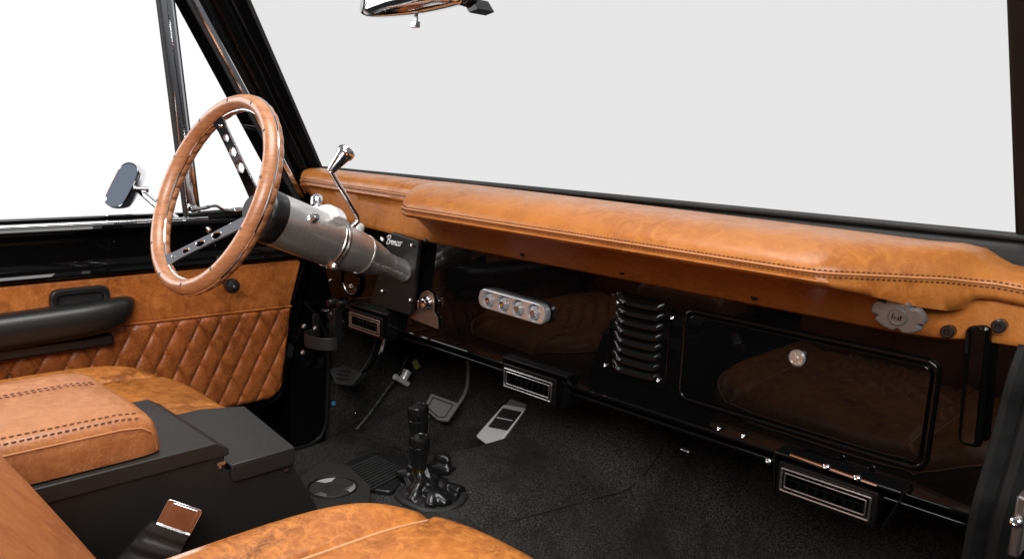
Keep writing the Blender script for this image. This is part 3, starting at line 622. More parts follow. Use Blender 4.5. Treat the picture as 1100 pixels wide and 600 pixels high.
keys = [  # x_nose, y_nose, thick, x_low, y_low, x_back, z_back, z_nose, z_low
    (-1.535, .925, 0, -1.53, .935, -1.585, 1.195, 1.165, 1.150),
    (-1.528, .910, 0, -1.50, .925, -1.580, 1.2005, 1.181, 1.145),
    (-1.50, .905, 0, -1.43, .915, -1.55, 1.203, 1.184, 1.128),
    (-1.40, .903, 0, -1.35, .908, -1.42, 1.203, 1.183, 1.112),
    (-1.20, .90, 0, -1.22, .905, -1.25, 1.203, 1.182, 1.108),
    (-1.085, .898, 0, -1.12, .905, -1.17, 1.2025, 1.181, ZL),
    (-1.070, .885, .15, -1.10, .905, -1.15, 1.2025, 1.180, ZL),
    (-1.055, .845, .6, -1.08, .905, -1.12, 1.2025, 1.177, ZL),
    (-1.040, .806, .9, -1.06, .905, -1.08, 1.2025, ZN + .001, ZL),
    (-1.015, .795, 1, -1.03, .905, -1.02, 1.2025, ZN, ZL),
    (-.90, .793, 1, -.90, .905, -.90, 1.202, ZN, ZL),
    (-.60, .791, 1, -.60, .905, -.60, 1.200, ZN, ZL),
    (-.40, .790, 1, -.42, .905, -.42, 1.1985, ZN, ZL),
    (-.355, .790, 1, -.36, .905, -.36, 1.198, ZN, ZL),
    (-.335, .793, 1, -.33, .905, -.33, 1.1975, ZN, ZL),
    (-.318, .804, 1, -.31, .905, -.31, 1.197, ZN, ZL),
    (-.290, .830, 1, -.28, .905, -.275, 1.196, ZN, ZL),
    (-.255, .862, 1, -.25, .905, -.245, 1.1965, ZN, 1.108),
    (-.240, .876, .95, -.236, .907, -.228, 1.194, ZN, 1.109),
    (-.228, .888, .6, -.225, .910, -.215, 1.187, ZN - .001, 1.111),
    (-.216, .898, .25, -.212, .912, -.203, 1.182, ZN - .002, 1.112),
    (-.200, .905, .15, -.195, .914, -.19, 1.180, ZN - .002, 1.112),
    (-.165, .905, .15, -.165, .912, -.16, 1.178, ZN - .004, 1.114),
    (-.14, .91, .1, -.14, .914, -.13, 1.176, ZN - .006, 1.118)]
def interp_keys(keys, n):
    out = []
    for i in range(len(keys) - 1):
        k = max(2, min(24, int((abs(keys[i + 1][0] - keys[i][0]) + abs(keys[i + 1][1] - keys[i][1])) / .008)))
        g_ = lambda j: keys[max(0, min(len(keys) - 1, j))]
        for s in range(k):
            t_ = s / k
            out.append([lerp(a, b, t_) for a, b in zip(keys[i], keys[i + 1])])
    out.append(list(keys[-1])); return out
ks = interp_keys(keys, 1)
def lipf(x): return .013 + .016 * sstep(-.33, -.235, x) * (1 - sstep(-.232, -.218, x)) + .003 * sstep(-.36, -.30, x)
rows = [station(k[0], k[2], (k[0], k[1]), (k[3], k[4]), k[6], k[7], k[8], k[5], lipf(k[0])) for k in ks]
rows = [r + [V((r[-1].x, .99, 1.13)), V((r[0].x, .99, 1.17))] for r in rows]
bm = B(); loft(bm, rows, closed_v=True, caps=True)
pd = obj('pad_cover', bm, M_['pad_leather'], pad, angle=75)
def seamrow(zo, oo, i0=0, i1=None):
    out = []
    for k in ks[i0:i1]:
        Bk = V((k[5], .988, 0)); N = V((k[0], k[1], 0)); d = (N - Bk).normalized(); out.append((V((k[0], k[1], k[7] + zo)) + d * oo, (d + V((0, 0, .5))).normalized()))
    return out
bm = B()
for zo, oo in ((.0034, .0000), (-.0026, .0011)):
    sr = seamrow(zo, oo); dashes(bm, [a for a, _ in sr], .0042, .0012, .0015, lambda i: sr[i][1])
obj('stitching', bm, M_['thread_dark'], pd)
bm = B(); sr = seamrow(.0008, .0006); tube(bm, [a for a, _ in sr], .0012, 8); obj('welt', bm, M_['piping'], pd)
for q in ((458, 257.5), (562, 271), (669, 290), (811, 317)):
    c = P(q[0], q[1] + 1, y=.893); screw(pad, c, (0, -1, -.3), .005, M_['plastic_black'])
for q in ((1018, 356), (1073, 350)):
    c = P(*q, y=.898); bm = B(); lathe(bm, [(.0065, -.009), (.0068, .002), (.0055, .0035), (.003, .0035), (.002, .0015), (0, .0015)], c, (0, -1, 0), 24); obj('screw', bm, M_['plastic_black'], pad)
# ---- scalloped alloy knob under the pad
kc = P(966, 338, y=.862); al = thing('scalloped_knob', 'brushed alloy scalloped knob below the right end of the dash pad', 'knob', kc)
ol = []
for i in range(96):
    a = 2 * math.pi * i / 96; r = .0275 - .0060 * max(0, math.cos(5 * a + 1.2)) ** 5; ol.append((r * math.cos(a), r * .66 * math.sin(a)))
Mk = basis(kc, (1, 0, -.10), (0, -.25, 1))
t = NT('cast_alloy'); t.set(base=t.mix((.13, .128, .125), (.20, .195, .19), t.noise(90, 4)), metal=.5, rough=.36)
kb = plate('knob_disc', ol, [], .009, Mk, M_['cast_alloy'], al, bevel=.002)
bm = B(); lathe(bm, [(.010, 0), (.0095, .0015), (.0085, .0018), (.008, .0008), (0, .0008)], Mk @ V((0, 0, .0045)), Mk.to_3x3() @ V((0, 0, 1)), 24); obj('centre_boss', bm, M_['cast_alloy'], al)
bm = B()
for k in range(5): tube(bm, [Mk @ V((-.004 + .002 * k, .003 * math.cos(k * 1.7), .006)), Mk @ V((-.005 + .0022 * k, -.003, .006))], .0006, 6)
obj('engraving', bm, M_['plastic_black'], al)
bm = B(); lathe(bm, [(.009, 0), (.009, .03)], kc + V((0, .002, 0)), (0, 1, .2), 16); obj('stem', bm, M_['dull_chrome'], al)
# ================================================================== STEERING WHEEL
WC = V((-1.15, .537, 1.195)); WD = V((-.012, .926, -.376)).normalized()
WU = WD.cross(V((0, 0, 1))).normalized(); WV = WU.cross(WD)
wheel = thing('steering_wheel', 'wood rimmed steering wheel with three drilled chrome spokes', 'steering wheel', WC + WD * .06)
bm = B(); rows = []; NR = 624
for i in range(NR):
    a = 2 * math.pi * i / NR; rd = WU * math.cos(a) + WV * math.sin(a); sc_ = .0050 * (abs(math.sin(a * 21)) ** .6 - .75); row = []
    for j in range(32):
        b = 2 * math.pi * j / 32; cr_, sr_ = math.cos(b), math.sin(b)
        rr = .0120; inner = abs(cr_) ** .6 * sstep(.12, .35, sr_) * (1 if cr_ < 0 else .7)
        row.append(WC + rd * (.1455 + cr_ * (rr + sc_ * inner - .0012 * math.exp(-(sr_ / .09) ** 2))) + WD * (sr_ * .0150 + .003))
    rows.append(row)
loft(bm, rows, closed_u=True, closed_v=True); rim = obj('rim', bm, M_['wood'], wheel, angle=80)
bm = B(); ring_pts = lambda R, d: [WC + (WU * math.cos(a) + WV * math.sin(a)) * R + WD * d for a in [2 * math.pi * i / 96 for i in range(96)]]
tube(bm, ring_pts(.1345, .003), .0017, 8, closed=True); tube(bm, ring_pts(.1565, .003), .0017, 8, closed=True); obj('metal_inlay', bm, M_['chrome'], rim)
for k in range(12):
    a = math.radians(12 + 30 * k); c = WC + (WU * math.cos(a) + WV * math.sin(a)) * .1455 - WD * .0114
    bm = B(); lathe(bm, [(.0027, -.001), (.0027, .0006), (0, .0008)], c, -WD, 12); obj('rivet', bm, M_['satin_black'], rim)
HUBD = .074
for k, ang in enumerate((120, 240, 0)):
    a = math.radians(ang); rd = WU * math.cos(a) + WV * math.sin(a); p_out = WC + rd * .137 + WD * .001; p_in = WC + rd * .024 + WD * HUBD
    ax_ = (p_in - p_out); L_ = ax_.length; tn = rd.cross(WD).normalized()
    Ms = basis(p_out, ax_, tn)
    out = [(0, -.0135), (.02, -.0105), (L_ * .6, -.010), (L_, -.012), (L_, .012), (L_ * .6, .010), (.02, .0105), (0, .0135)]
    s_ = plate('spoke', out, [circ2(.034, 0, .0052), circ2(.058, 0, .0068), circ2(.085, 0, .0075)], .004, Ms, M_['chrome'], wheel, bevel=.0007)
    bm = B(); lathe(bm, [(.003, 0), (.003, .001), (0, .0016)], Ms @ V((.014, 0, -.002)), -(Ms.to_3x3() @ V((0, 0, 1))), 12); obj('rivet', bm, M_['chrome'], s_)
bm = B(); lathe(bm, [(0, -.010), (.018, -.010), (.022, -.006), (.024, .002), (.034, .004), (.036, .010), (.036, .016), (0, .016)], WC + WD * HUBD, WD, 40); hub = obj('hub', bm, M_['satin_black'], wheel)
for k in range(6):
    a = math.radians(60 * k + 20); screw(hub, WC + WD * (HUBD + .004) + (WU * math.cos(a) + WV * math.sin(a)) * .029, -WD, .0035)
# ================================================================== STEERING COLUMN
CE = P(435, 291, y=.900); C0 = WC + WD * .074 + V((0, 0, -.003)); CA = (CE - C0); CL = CA.length; CA.normalize()
column = thing('steering_column', 'brushed stainless steering column stepping down in diameter towards the dashboard', 'steering column', CE)
def cl(prof, name, m, parent=column, angle=35):
    bm = B(); lathe(bm, prof, C0, CA, 64); return obj(name, bm, m, parent, angle=angle)
cl([(0, .004), (.030, .004), (.038, .006), (.0425, .011), (.0435, .016), (.0435, .033), (.0425, .036), (.040, .036), (0, .036)], 'upper_collar', M_['plastic_black'])
cl([(0, .035), (.0425, .035), (.0428, .037), (.0428, .148), (.042, .150), (0, .150)], 'upper_sleeve', M_['stainless'])
cl([(.0430, .146), (.0440, .147), (.0440, .151), (.0405, .152), (.0405, .156), (.0435, .1565), (.0435, .158), (.0420, .160)], 'joint_ring', M_['dull_chrome'])
cl([(0, .154), (.0405, .156), (.0400, .170), (.0375, .195), (.0345, .215), (.0345, .217), (0, .217)], 'lower_sleeve', M_['stainless'])
cl([(0, .215), (.0352, .216), (.0352, .219), (.0335, .221), (.030, .240), (.0235, .262), (.0205, .272), (.0198, .278), (.0202, .281), (.0195, .284), (.0195, CL - .004), (.021, CL), (0, CL)], 'taper_tube', M_['stainless'])
UP = (V((0, 0, 1)) - CA * CA.z).normalized(); SD = CA.cross(UP)   # SD points to the right of the car or left
if SD.x < 0: SD = -SD
def cpt(h, ang, r): return C0 + CA * h + (UP * math.cos(math.radians(ang)) + SD * math.sin(math.radians(ang))) * r
s1 = cpt(.078, 62, .0425); dn = (s1 - (C0 + CA * .078)).normalized(); bm = B(); lathe(bm, [(.0085, -.002), (.0085, .003), (.0070, .005), (.0062, .010), (.0045, .012), (0, .012)], s1, dn, 24); obj('set_screw', bm, M_['chrome'], column)
# hazard/turn-signal boss with knob
bm = B(); sa = [cpt(.118, a, .0445) for a in range(-50, 41, 10)]; rows = []
for a in range(-35, 46, 8):
    rows.append([cpt(h, a, r) for h, r in ((.115, .041), (.115, .052), (.120, .057), (.138, .057), (.143, .052), (.143, .041))])
loft(bm, rows, closed_v=True, caps=True); obj('signal_clamp', bm, M_['silver_paint'], column, bevel=.002)
k0 = cpt(.128, -5, .050); bm = B(); kd = (UP * .8 + SD * .1 - CA * .35).normalized()
lathe(bm, [(.006, 0), (.006, .014), (.0095, .015), (.0105, .020), (.0105, .030), (.008, .034), (0, .035)], cpt(.122, -38, .048), (UP * .9 - SD * .5).normalized(), 24); obj('hazard_knob', bm, M_['chrome'], column)
bm = B(); lathe(bm, [(.0, -.004), (.009, -.003), (.0095, .004), (.006, .008), (0, .009)], cpt(.156, 150, .042), (-UP), 16); obj('lower_bolt', bm, M_['dull_chrome'], column)
# column lever with conical knob
lb = PN(377, 245, C0 + CA * .17 + SD * .02, SD)   # work in the plane of the lever, parallel to the column
pl0 = C0 + CA * .19 + SD * .012
def LQ(px, py, s=0): return PN(px, py, pl0 + SD * s, V((1, 0, 0)))
bm = B(); tube(bm, [LQ(368, 252), LQ(378, 246)], [.010, .008], 14); lathe(bm, [(.0105, -.006), (.0115, 0), (.0115, .008), (.008, .012), (0, .012)], cpt(.186, 8, .036), UP, 20); lv = obj('shift_lever', bm, M_['silver_paint'], column)
bm = B(); tube(bm, roundpoly([LQ(370, 250), LQ(387, 237), LQ(355.5, 184)], [0, .014, 0], 6), .0042, 12); obj('lever_rod', bm, M_['chrome'], lv)
kA, kB = LQ(355, 184), LQ(373, 162); kd = kB - kA; Lk = kd.length; bm = B(); lathe(bm, [(.0045, -.002), (.0065, .001), (.0122, Lk * .72), (.0138, Lk * .78), (.0145, Lk * .8), (.0152, Lk * .84), (.0152, Lk * .98), (.0145, Lk * 1.02), (0, Lk * 1.02)], kA, kd, 30); obj('lever_knob', bm, M_['chrome'], lv)
# ================================================================== CENTRE CONSOLE
con = thing('centre_console', 'dark metal centre console box with stepped front tray and padded armrest lid', 'console', (-.94, .2, .70))
XR, XL = -.84, -1.032
bm = B(); side = [(-.45, .925), (.400, .925), (.402, .898), (.482, .898), (.530, .80), (.600, .66), (-.45, .62)]
prism(bm, [V((XR - .002, y, z)) for y, z in side], (XL - XR + .004, 0, 0)); obj('console_box', bm, M_['console_metal'], con, bevel=.0015, smooth=True)
bm = B(); a = [(-.45, .9375), (.388, .9375), (.404, .927), (.404, .919), (-.45, .917)]
prism(bm, [V((XR + .003, y, z)) for y, z in a], (XL - XR - .004, 0, 0)); obj('lid', bm, M_['console_metal'], con, bevel=.0014, bseg=2)['label'] = 'flat dark metal console lid with folded rim'
bm = B(); yb0, yf = .405, .489
tray = [V((XR + .004, yb0, .9065)), V((XR + .004, yf, .9065)), V((XL + .02, .512, .9065)), V((XL - .005, .46, .9065)), V((XL - .005, yb0, .9065))]
prism(bm, tray, (0, 0, -.003)); prism(bm, roundpoly([V((XR + .004, yb0 + .001, .9045)), V((XR + .004, yf, .9045)), V((XR + .004, yf, .884)), V((XR + .004, yb0 + .001, .884))], [0, 0, .006, .006], 4), (-.003, 0, 0)); obj('front_tray', bm, M_['console_metal'], con, bevel=.0012)['label'] = 'lower stepped tray at the front of the console'
bm = B(); box(bm, P(237, 497, x=-.838), (.004, .010, .004)); box(bm, P(236, 500, x=-.838), (.002, .003, .006)); obj('catch', bm, M_['dull_chrome'], con)
bm = B(); box(bm, P(307, 504, x=-.838), (.003, .006, .003)); obj('catch', bm, M_['dull_chrome'], con)
# armrest cushion
ax0, ax1, ay1, az0, az1 = -1.066, -.846, .332, .9395, .988
bm = B(); rows = []
def arm_prof(y, zt, ins=0):
    x0, x1 = ax0 + ins, ax1 - ins
    pts = [V((x1, 0, az0)), V((x1 + .002, 0, lerp(az0, zt, .5))), V((x1 - .001, 0, zt - .012)), V((x1 - .008, 0, zt - .002)), V((x1 - .018, 0, zt)), V((lerp(x0, x1, .66), 0, zt + .002)), V((lerp(x0, x1, .345), 0, zt - .0005)), V((lerp(x0, x1, .33), 0, zt - .0012)), V((lerp(x0, x1, .315), 0, zt - .0005)), V((lerp(x0, x1, .15), 0, zt)), V((x0 + .012, 0, zt - .002)), V((x0 + .002, 0, zt - .010)), V((x0, 0, lerp(az0, zt, .5))), V((x0, 0, az0))]
    for p in pts: p.y = y
    return pts
for y, zt, ins in ((-.5, az1, 0), (-.2, az1, 0), (0, az1, 0), (.2, az1, 0), (.29, az1 - .0008, 0), (.312, az1 - .003, .001), (.323, az1 - .008, .003), (.329, az1 - .016, .006), (.331, az1 - .03, .008), (.3315, az0, .009)): rows.append(arm_prof(y, zt, ins))
loft(bm, rows, closed_v=True, caps=True); ac = obj('armrest_pad', bm, M_['armrest_leather'], con, angle=70); ac['label'] = 'tan leather armrest lid with two rows of dark saddle stitching'
bm = B()
for xx, zz in ((-.8525, -.0035), (-.860, -.0002), (-.9875, .0002), (-.9955, .0002)):
    dashes(bm, [V((xx, -.1, az1 + zz)), V((xx, .29, az1 + zz - .001)), V((xx, .312, az1 + zz - .004))], .0056, .0012, .0017, V((.25 if zz < -.001 else 0, 0, 1)), .0010)
obj('stitching', bm, M_['thread_brown'], ac)
bm = B(); tube(bm, [V((-.8462, y, z)) for y, z in ((-.4, az1 - .0135), (.29, az1 - .0135), (.31, az1 - .016))] + [V((-.8475, .322, az1 - .024)), V((-.851, .3275, az0 + .003))], .0010, 8); obj('piping', bm, M_['piping'], ac)
# cup holder
ch = thing('cup_holder', 'round drink holder of black rubber over a steel cup, in front of the console', 'cup holder', (-.93, .62, .70))
cc2 = P(357, 521, z=.752); R_ = .036
bm = B(); lathe(bm, [(R_ + .0035, -.004), (R_ + .003, -.001), (R_ + .0015, -.0002), (R_, -.001), (R_ - .001, -.004), (R_ - .003, -.030)], cc2, (0, 0, 1), 40, ends=False); obj('holder_ring', bm, M_['satin_black'], ch)
bm = B(); lathe(bm, [(R_ - .001, -.003), (R_ - .002, -.016), (R_ - .008, -.020), (0, -.021)], cc2, (0, 0, 1), 40, ends=False); obj('steel_cup', bm, M_['silver_paint'], ch)
ins = []
for i in range(96):
    a = 2 * math.pi * i / 96; r = .0195 + .0155 * sstep(.35, .75, abs(math.cos(1.5 * a + .35))); ins.append((r * math.cos(a), r * math.sin(a)))
plate('rubber_insert', ins, [], .003, Matrix.Translation(cc2 + V((0, 0, -.0035))), M_['rubber'], ch, bevel=.001)
bq = [P(*q, z=cc2.z - .004) for q in ((322, 512), (345, 497), (372, 499), (398, 522), (396, 548), (350, 566))]
plate('holder_plate', [(p.x, p.y) for p in roundpoly([V((p.x, p.y, 0)) for p in bq][::-1], .008)], [circ2(cc2.x, cc2.y, R_ + .002, 40)], .003, Matrix.Translation((0, 0, cc2.z - .004)), M_['console_metal'], ch, bevel=.0008)
# ribbed rubber pad
rp = thing('ribbed_grille', 'black ribbed rubber grille on the tunnel carpet beside the gear levers', 'grille', P(404, 505, z=.725))
gq = [P(*q, z=.728) for q in ((362, 502), (402, 486), (438, 492), (442, 510), (420, 530), (392, 526))]
bm = B(); prism(bm, roundpoly([p + V((0, 0, .004)) for p in gq], .010), (0, 0, -.010)); obj('base', bm, M_['plastic_black'], rp, bevel=.002)
ga_, gb_, gc_, gd_ = P(368, 504, z=.734), P(404, 489, z=.734), P(438, 506, z=.734), P(402, 525, z=.734)
for k in range(11):
    u = (k + .5) / 11; bm = B(); tube(bm, [lerp(ga_, gd_, u), lerp(gb_, gc_, u)], .0021, 8); obj('rib', bm, M_['rubber'], rp)
# ================================================================== GEAR LEVERS
SB = P(460, 531, x=-.955); SB.z = max(SB.z, .70)
gl = thing('gear_lever_boot', 'crumpled glossy black leather gaiter around the base of the two gear levers', 'gaiter', SB)
f1 = P(452, 503, x=-.95)
t = NT('boot_leather'); t.set(base=(.008, .008, .009), rough=.27, normal=t.bump(t.noise(40, 3, .5), .15, .003))
bc = P(463, 524, z=.737); bm = B(); rows = []
for i in range(46):
    h = i / 45; z = lerp(bc.z - .012, f1.z + .004, h); cx = lerp(bc.x, f1.x, h ** .7); cy = lerp(bc.y, f1.y, h ** .7)
    r = lerp(.046, .013, h ** .8) * (1 + .06 * math.sin(h * 22)); row = []
    for j in range(96):
        a = 2 * math.pi * j / 96; fold = .16 * math.sin(3 * a + h * 7 + .7 * math.sin(2 * a)) + .09 * math.sin(5 * a - h * 9)
        k = r * (1 + fold * math.sin(min(1, .15 + h * .85) * math.pi) ** .6); row.append(V((cx + k * math.cos(a) * 1.05, cy + k * math.sin(a) * .95, z + .004 * math.sin(5 * a + h * 7) * math.sin(h * math.pi))))
    rows.append(row)
loft(bm, rows, closed_v=True, caps=True); gbm = bm
rg = random.Random(3)
for k in range(7):       # heavy folds of leather sagging round the neck
    a = 2 * math.pi * k / 7 + rg.uniform(-.25, .25); tw = rg.uniform(.7, 1.5) * (1 if k % 4 else -1); pts = []; rr = []
    for i in range(7):
        h = i / 6; R2 = lerp(.047, .013, h ** .7) + .004 * math.sin(h * 6 + k); aa = a + tw * h
        pts.append(V((lerp(bc.x, f1.x, h ** .7) + R2 * math.cos(aa), lerp(bc.y, f1.y, h ** .7) + R2 * .95 * math.sin(aa), lerp(bc.z - .010, f1.z + .001, h) + .004 * math.sin(h * 9 + k * 2))))
    pc_ = catmull(pts, 5); rr = [lerp(.0100, .0055, i / (len(pc_) - 1)) * (1 + .15 * math.sin(i * .45 + k)) for i in range(len(pc_))]
    tube(gbm, pc_, rr, 12)
for q, r in (((476, 492), .013), ((474, 502), .018), ((484, 508), .015), ((434, 508), .011), ((431, 521), .010)):
    bm = gbm; c = P(*q, x=-.975); rows = []
    for i in range(15):
        a = math.pi * i / 14; rows.append([c + V((math.sin(a) * math.cos(b) * r * (1.3 + .25 * math.sin(3 * b + i * .4)), math.sin(a) * math.sin(b) * r * (1 + .2 * math.sin(2 * b)), math.cos(a) * r * .8)) for b in [2 * math.pi * j / 28 for j in range(28)]])
    loft(bm, rows, closed_v=True, caps=True)
go = obj('gaiter', gbm, M_['boot_leather'], gl, angle=180)
rmd = go.modifiers.new('merge', 'REMESH'); rmd.mode = 'VOXEL'; rmd.voxel_size = .0016; rmd.use_smooth_shade = True
smd = go.modifiers.new('soften', 'SMOOTH'); smd.factor = .6; smd.iterations = 14
bm = B(); rp0 = P(490, 524, z=.712); tube(bm, [bc + V((.056 * math.cos(a), .050 * math.sin(a), -.010 + .002 * math.sin(3 * a))) for a in [2 * math.pi * k / 40 for k in range(40)]], .006, 10, closed=True, flat=.6); obj('base_ring', bm, M_['rubber'], gl)
screw(gl, P(506, 529, z=.722), (0, 0, 1), .004)
def lever(label, top, foot, r, m):
    d = (top - foot).normalized(); L = (top - foot).length; t = thing('gear_lever', label, 'gear lever', foot, 'gear levers on the tunnel')
    bm = B(); tube(bm, [foot - d * .05, foot + d * .01], .007, 12); obj('shaft', bm, M_['plastic_black'], t)
    bm = B(); lathe(bm, [(r * .55, 0), (r * .74, .002), (r * .78, .008), (r * .80, L * .2), (r * .90, L * .42), (r * 1.02, L * .58), (r * 1.03, L * .70), (r * .99, L * .71), (r * 1.04, L * .73), (r * 1.04, L * .92), (r * .97, L * .98), (r * .85, L), (r * .75, L * 1.005), (r * .7, L * .99), (0, L * .99)], foot, d, 36); kn = obj('knob', bm, m, t, angle=30)
    return t, kn, d
t1, kn1, d1_ = lever('nearer gear lever with taller black tapered knob', P(451, 468, x=-.945), P(450, 502, x=-.945), .0165, M_['knob_black'])
bm = B(); ft = P(450, 502, x=-.945); lathe(bm, [(.010, -.006), (.0115, -.004), (.0115, .001), (.010, .002)], ft, d1_, 24); t = NT('brass'); t.set(base=(.35, .22, .06), metal=1., rough=.3); obj('collar', bm, M_['brass'], t1)
ft2 = P(451, 482, x=-1.00); t2, kn2, d2_ = lever('farther gear lever with black knob showing behind the taller one', P(449, 435, x=-1.00), ft2, .0175, M_['knob_black'])
bm = B(); tube(bm, [ft2, ft2 - d2_ * .10], .006, 10); obj('shaft', bm, M_['plastic_black'], t2)
# ================================================================== PEDALS
def ppad(name, quad, Y0, thick, m, parent, rib=0, mr_=None, r=.006, nrm=None):
    q = [V(p) for p in quad]; n = (q[1] - q[0]).cross(q[3] - q[0]).normalized()
    if n.dot(CAM - q[0]) < 0: n = -n
    bm = B(); prism(bm, roundpoly(q, r, 4), -n * thick); o = obj(name, bm, m, parent, bevel=.0025, bseg=3)
    return o, n
def PPL(px, py, c, n): return PN(px, py, c, V(n).normalized())
# clutch
pnc = V((.25, -.85, .55)); cC = P(370, 403, x=-1.44)
cpd = thing('clutch_pedal', 'left pedal with black rubber pad and bright curved arm', 'pedal', cC, 'foot pedals')
qq = [PPL(*q, cC, pnc) for q in ((353, 396), (371, 391), (389, 400), (377, 414), (360, 412))]
o, n = ppad('pedal_pad', qq, 0, .014, M_['rubber'], cpd)
bm = B(); c_ = sum(qq, V()) / 5; ex = (qq[2] - qq[0]).normalized(); ey = n.cross(ex)
for k in (-1, 0, 1): box(bm, c_ + ey * .009 * k + n * .001, (.036, .004, .004), Matrix((ex, ey, n)).transposed())
obj('tread', bm, M_['plastic_black'], o, bevel=.001)
for dxp, dd in ((0, 0), (9, .012)):
    bm = B(); tube(bm, catmull([P(376 + dxp * .3, 409, x=-1.435), P(388 + dxp * .6, 398, x=-1.43), P(398 + dxp, 382, x=-1.43), P(404 + dxp, 364, x=-1.43), P(406 + dxp, 345, x=-1.43)], 6), .0042, 8); obj('arm', bm, M_['chrome' if dd else 'satin_black'], cpd)
# brake
pnb = V((.15, -.8, .62)); cB = P(474, 438, x=-1.28)
bpd = thing('brake_pedal', 'middle pedal with grey rubber pad on a thin dark arm', 'pedal', cB, 'foot pedals')
qq = [PPL(*q, cB, pnb) for q in ((455, 437), (463, 422), (493, 433), (480, 452), (470, 451))]
o, n = ppad('pedal_pad', qq, 0, .008, M_['rubber'], bpd, r=.004)
t = NT('worn_rubber'); t.set(base=t.mix((.12, .115, .11), (.24, .23, .22), t.noise(160, 4)), rough=.5, normal=t.bump(t.noise(300, 3), .3, .001)); o.data.materials[0] = M_['worn_rubber']
c_ = sum(qq, V()) / 5; q2 = [c_ + (p - c_) * .72 + n * .0015 for p in qq]; bm = B(); tube(bm, roundpoly(q2, .003, 3), .0012, 6, closed=True); obj('tread_edge', bm, M_['rubber'], o)
bm = B(); tube(bm, catmull([P(484, 440, x=-1.28) + V((0, .012, 0)), P(495, 430, x=-1.275), P(501, 418, x=-1.27), P(503, 400, x=-1.27), P(502, 375, x=-1.27)], 6), .004, 10); obj('arm', bm, M_['worn_rubber'], bpd)
# accelerator
pna = V((.12, -.80, .60)); cA_ = P(538, 458, x=-1.10)
apd = thing('accelerator_pedal', 'right pedal: long silver pedal with black ribbed insert', 'pedal', cA_, 'foot pedals')
qq = [PPL(*q, cA_, pna) for q in ((511, 468), (541, 434), (565, 438), (531, 483))]
o, n = ppad('pedal_plate', qq, 0, .014, M_['silver_paint'], apd, r=.004)
ex = (qq[1] - qq[0]).normalized(); wv_ = (qq[3] - qq[0]).normalized(); c_ = sum(qq, V()) / 4
q3 = [PPL(*q, cA_ + n * .0012, pna) for q in ((524, 458), (540, 437.5), (560.5, 442), (545, 462))]; bm = B(); prism(bm, roundpoly(q3, .003, 3), -n * .004); rb = obj('rubber_insert', bm, M_['rubber'], o, bevel=.001)
for k in range(7):
    u = (k + .5) / 7; bm = B(); tube(bm, [lerp(lerp(q3[0], q3[3], .1), lerp(q3[1], q3[2], .1), u) + n * .001, lerp(lerp(q3[0], q3[3], .9), lerp(q3[1], q3[2], .9), u) + n * .001], .0013, 6); obj('rib', bm, M_['silver_paint' if k == 3 else 'plastic_black'], rb)
q4 = [PPL(*q, cA_ - n * .001, pna) for q in ((541, 437), (548, 428), (566, 434), (561, 441))]; bm = B(); prism(bm, q4, -n * .008); obj('hinge', bm, M_['worn_rubber'], apd, bevel=.001)
# linkage beside the clutch
lk_ = thing('clutch_linkage', 'thin metal rod with a silver switch on the kick panel between clutch and brake', 'linkage', P(410, 430, x=-1.5))
def K(px, py, d=0): return P(px, py, x=-1.50 + d)
bm = B(); tube(bm, catmull([K(383, 461), K(400, 440), K(418, 415), K(432, 396), K(441, 381)], 5), .0032, 8); obj('rod', bm, M_['dull_chrome'], lk_)
bm = B(); tube(bm, catmull([K(449, 355), K(452, 375), K(456, 389), K(461, 392)], 5), .0014, 6); obj('cable', bm, M_['rubber'], lk_)
bm = B(); a_, b2 = K(424, 404, .03), K(438, 412, .03); tube(bm, [a_, b2], [.007, .007], 14); tube(bm, [K(433, 407, .03), K(438, 398, .03)], [.010, .011], 16); sw = obj('switch', bm, M_['silver_paint'], lk_)
bm = B(); box(bm, K(447, 391, .03), (.008, .012, .022), Matrix.Rotation(.5, 3, 'X')); obj('label_tag', bm, M_['yellow_sticker'], lk_)
bm = B(); box(bm, K(438, 385, .02), (.006, .014, .07), Matrix.Rotation(-.5, 3, 'X')); obj('bracket', bm, M_['plastic_black'], lk_, bevel=.001)
bm = B(); lathe(bm, [(.006, 0), (.005, .003), (0, .004)], P(358, 433, x=-1.527), (1, 0, 0), 12); o = obj('carpet_clip', bm, M_['blue_sticker'], body)
for q in ((381, 443),): screw(body, P(*q, x=-1.528), (1, 0, 0), .003)
# ================================================================== HOOP BRACKET
hb = thing('hoop_bracket', 'black metal strap hoop bolted under the left end of the dashboard', 'bracket', P(348, 370, x=-1.42))
hc = P(348, 364, x=-1.40); arc = [hc + V((.044 * math.cos(a), -.034 * math.sin(a) * 1.0, 0)) for a in [math.pi * (-.02 + 1.04 * k / 24) for k in range(25)]]
bm = B(); rows = [[p + V((0, 0, z)) + (p - hc).normalized() * d for d, z in ((0, .013), (.003, .013), (.003, -.013), (0, -.013))] for p in arc]; loft(bm, rows, closed_v=True, caps=True); obj('hoop', bm, M_['console_metal'], hb, bevel=.0008)
bm = B(); box(bm, hc + V((.040, .008, .035)), (.003, .020, .075)); box(bm, hc + V((.018, .012, .040)), (.03, .003, .05)); box(bm, hc + V((-.040, .006, .02)), (.003, .016, .05)); obj('bracket_leg', bm, M_['satin_black'], hb, bevel=.001)
for q in ((327, 350), (369, 345), (326, 378), (339, 352)): screw(hb, P(*q, x=-1.42), (.3, -1, 0), .0055, M_['dull_chrome'])
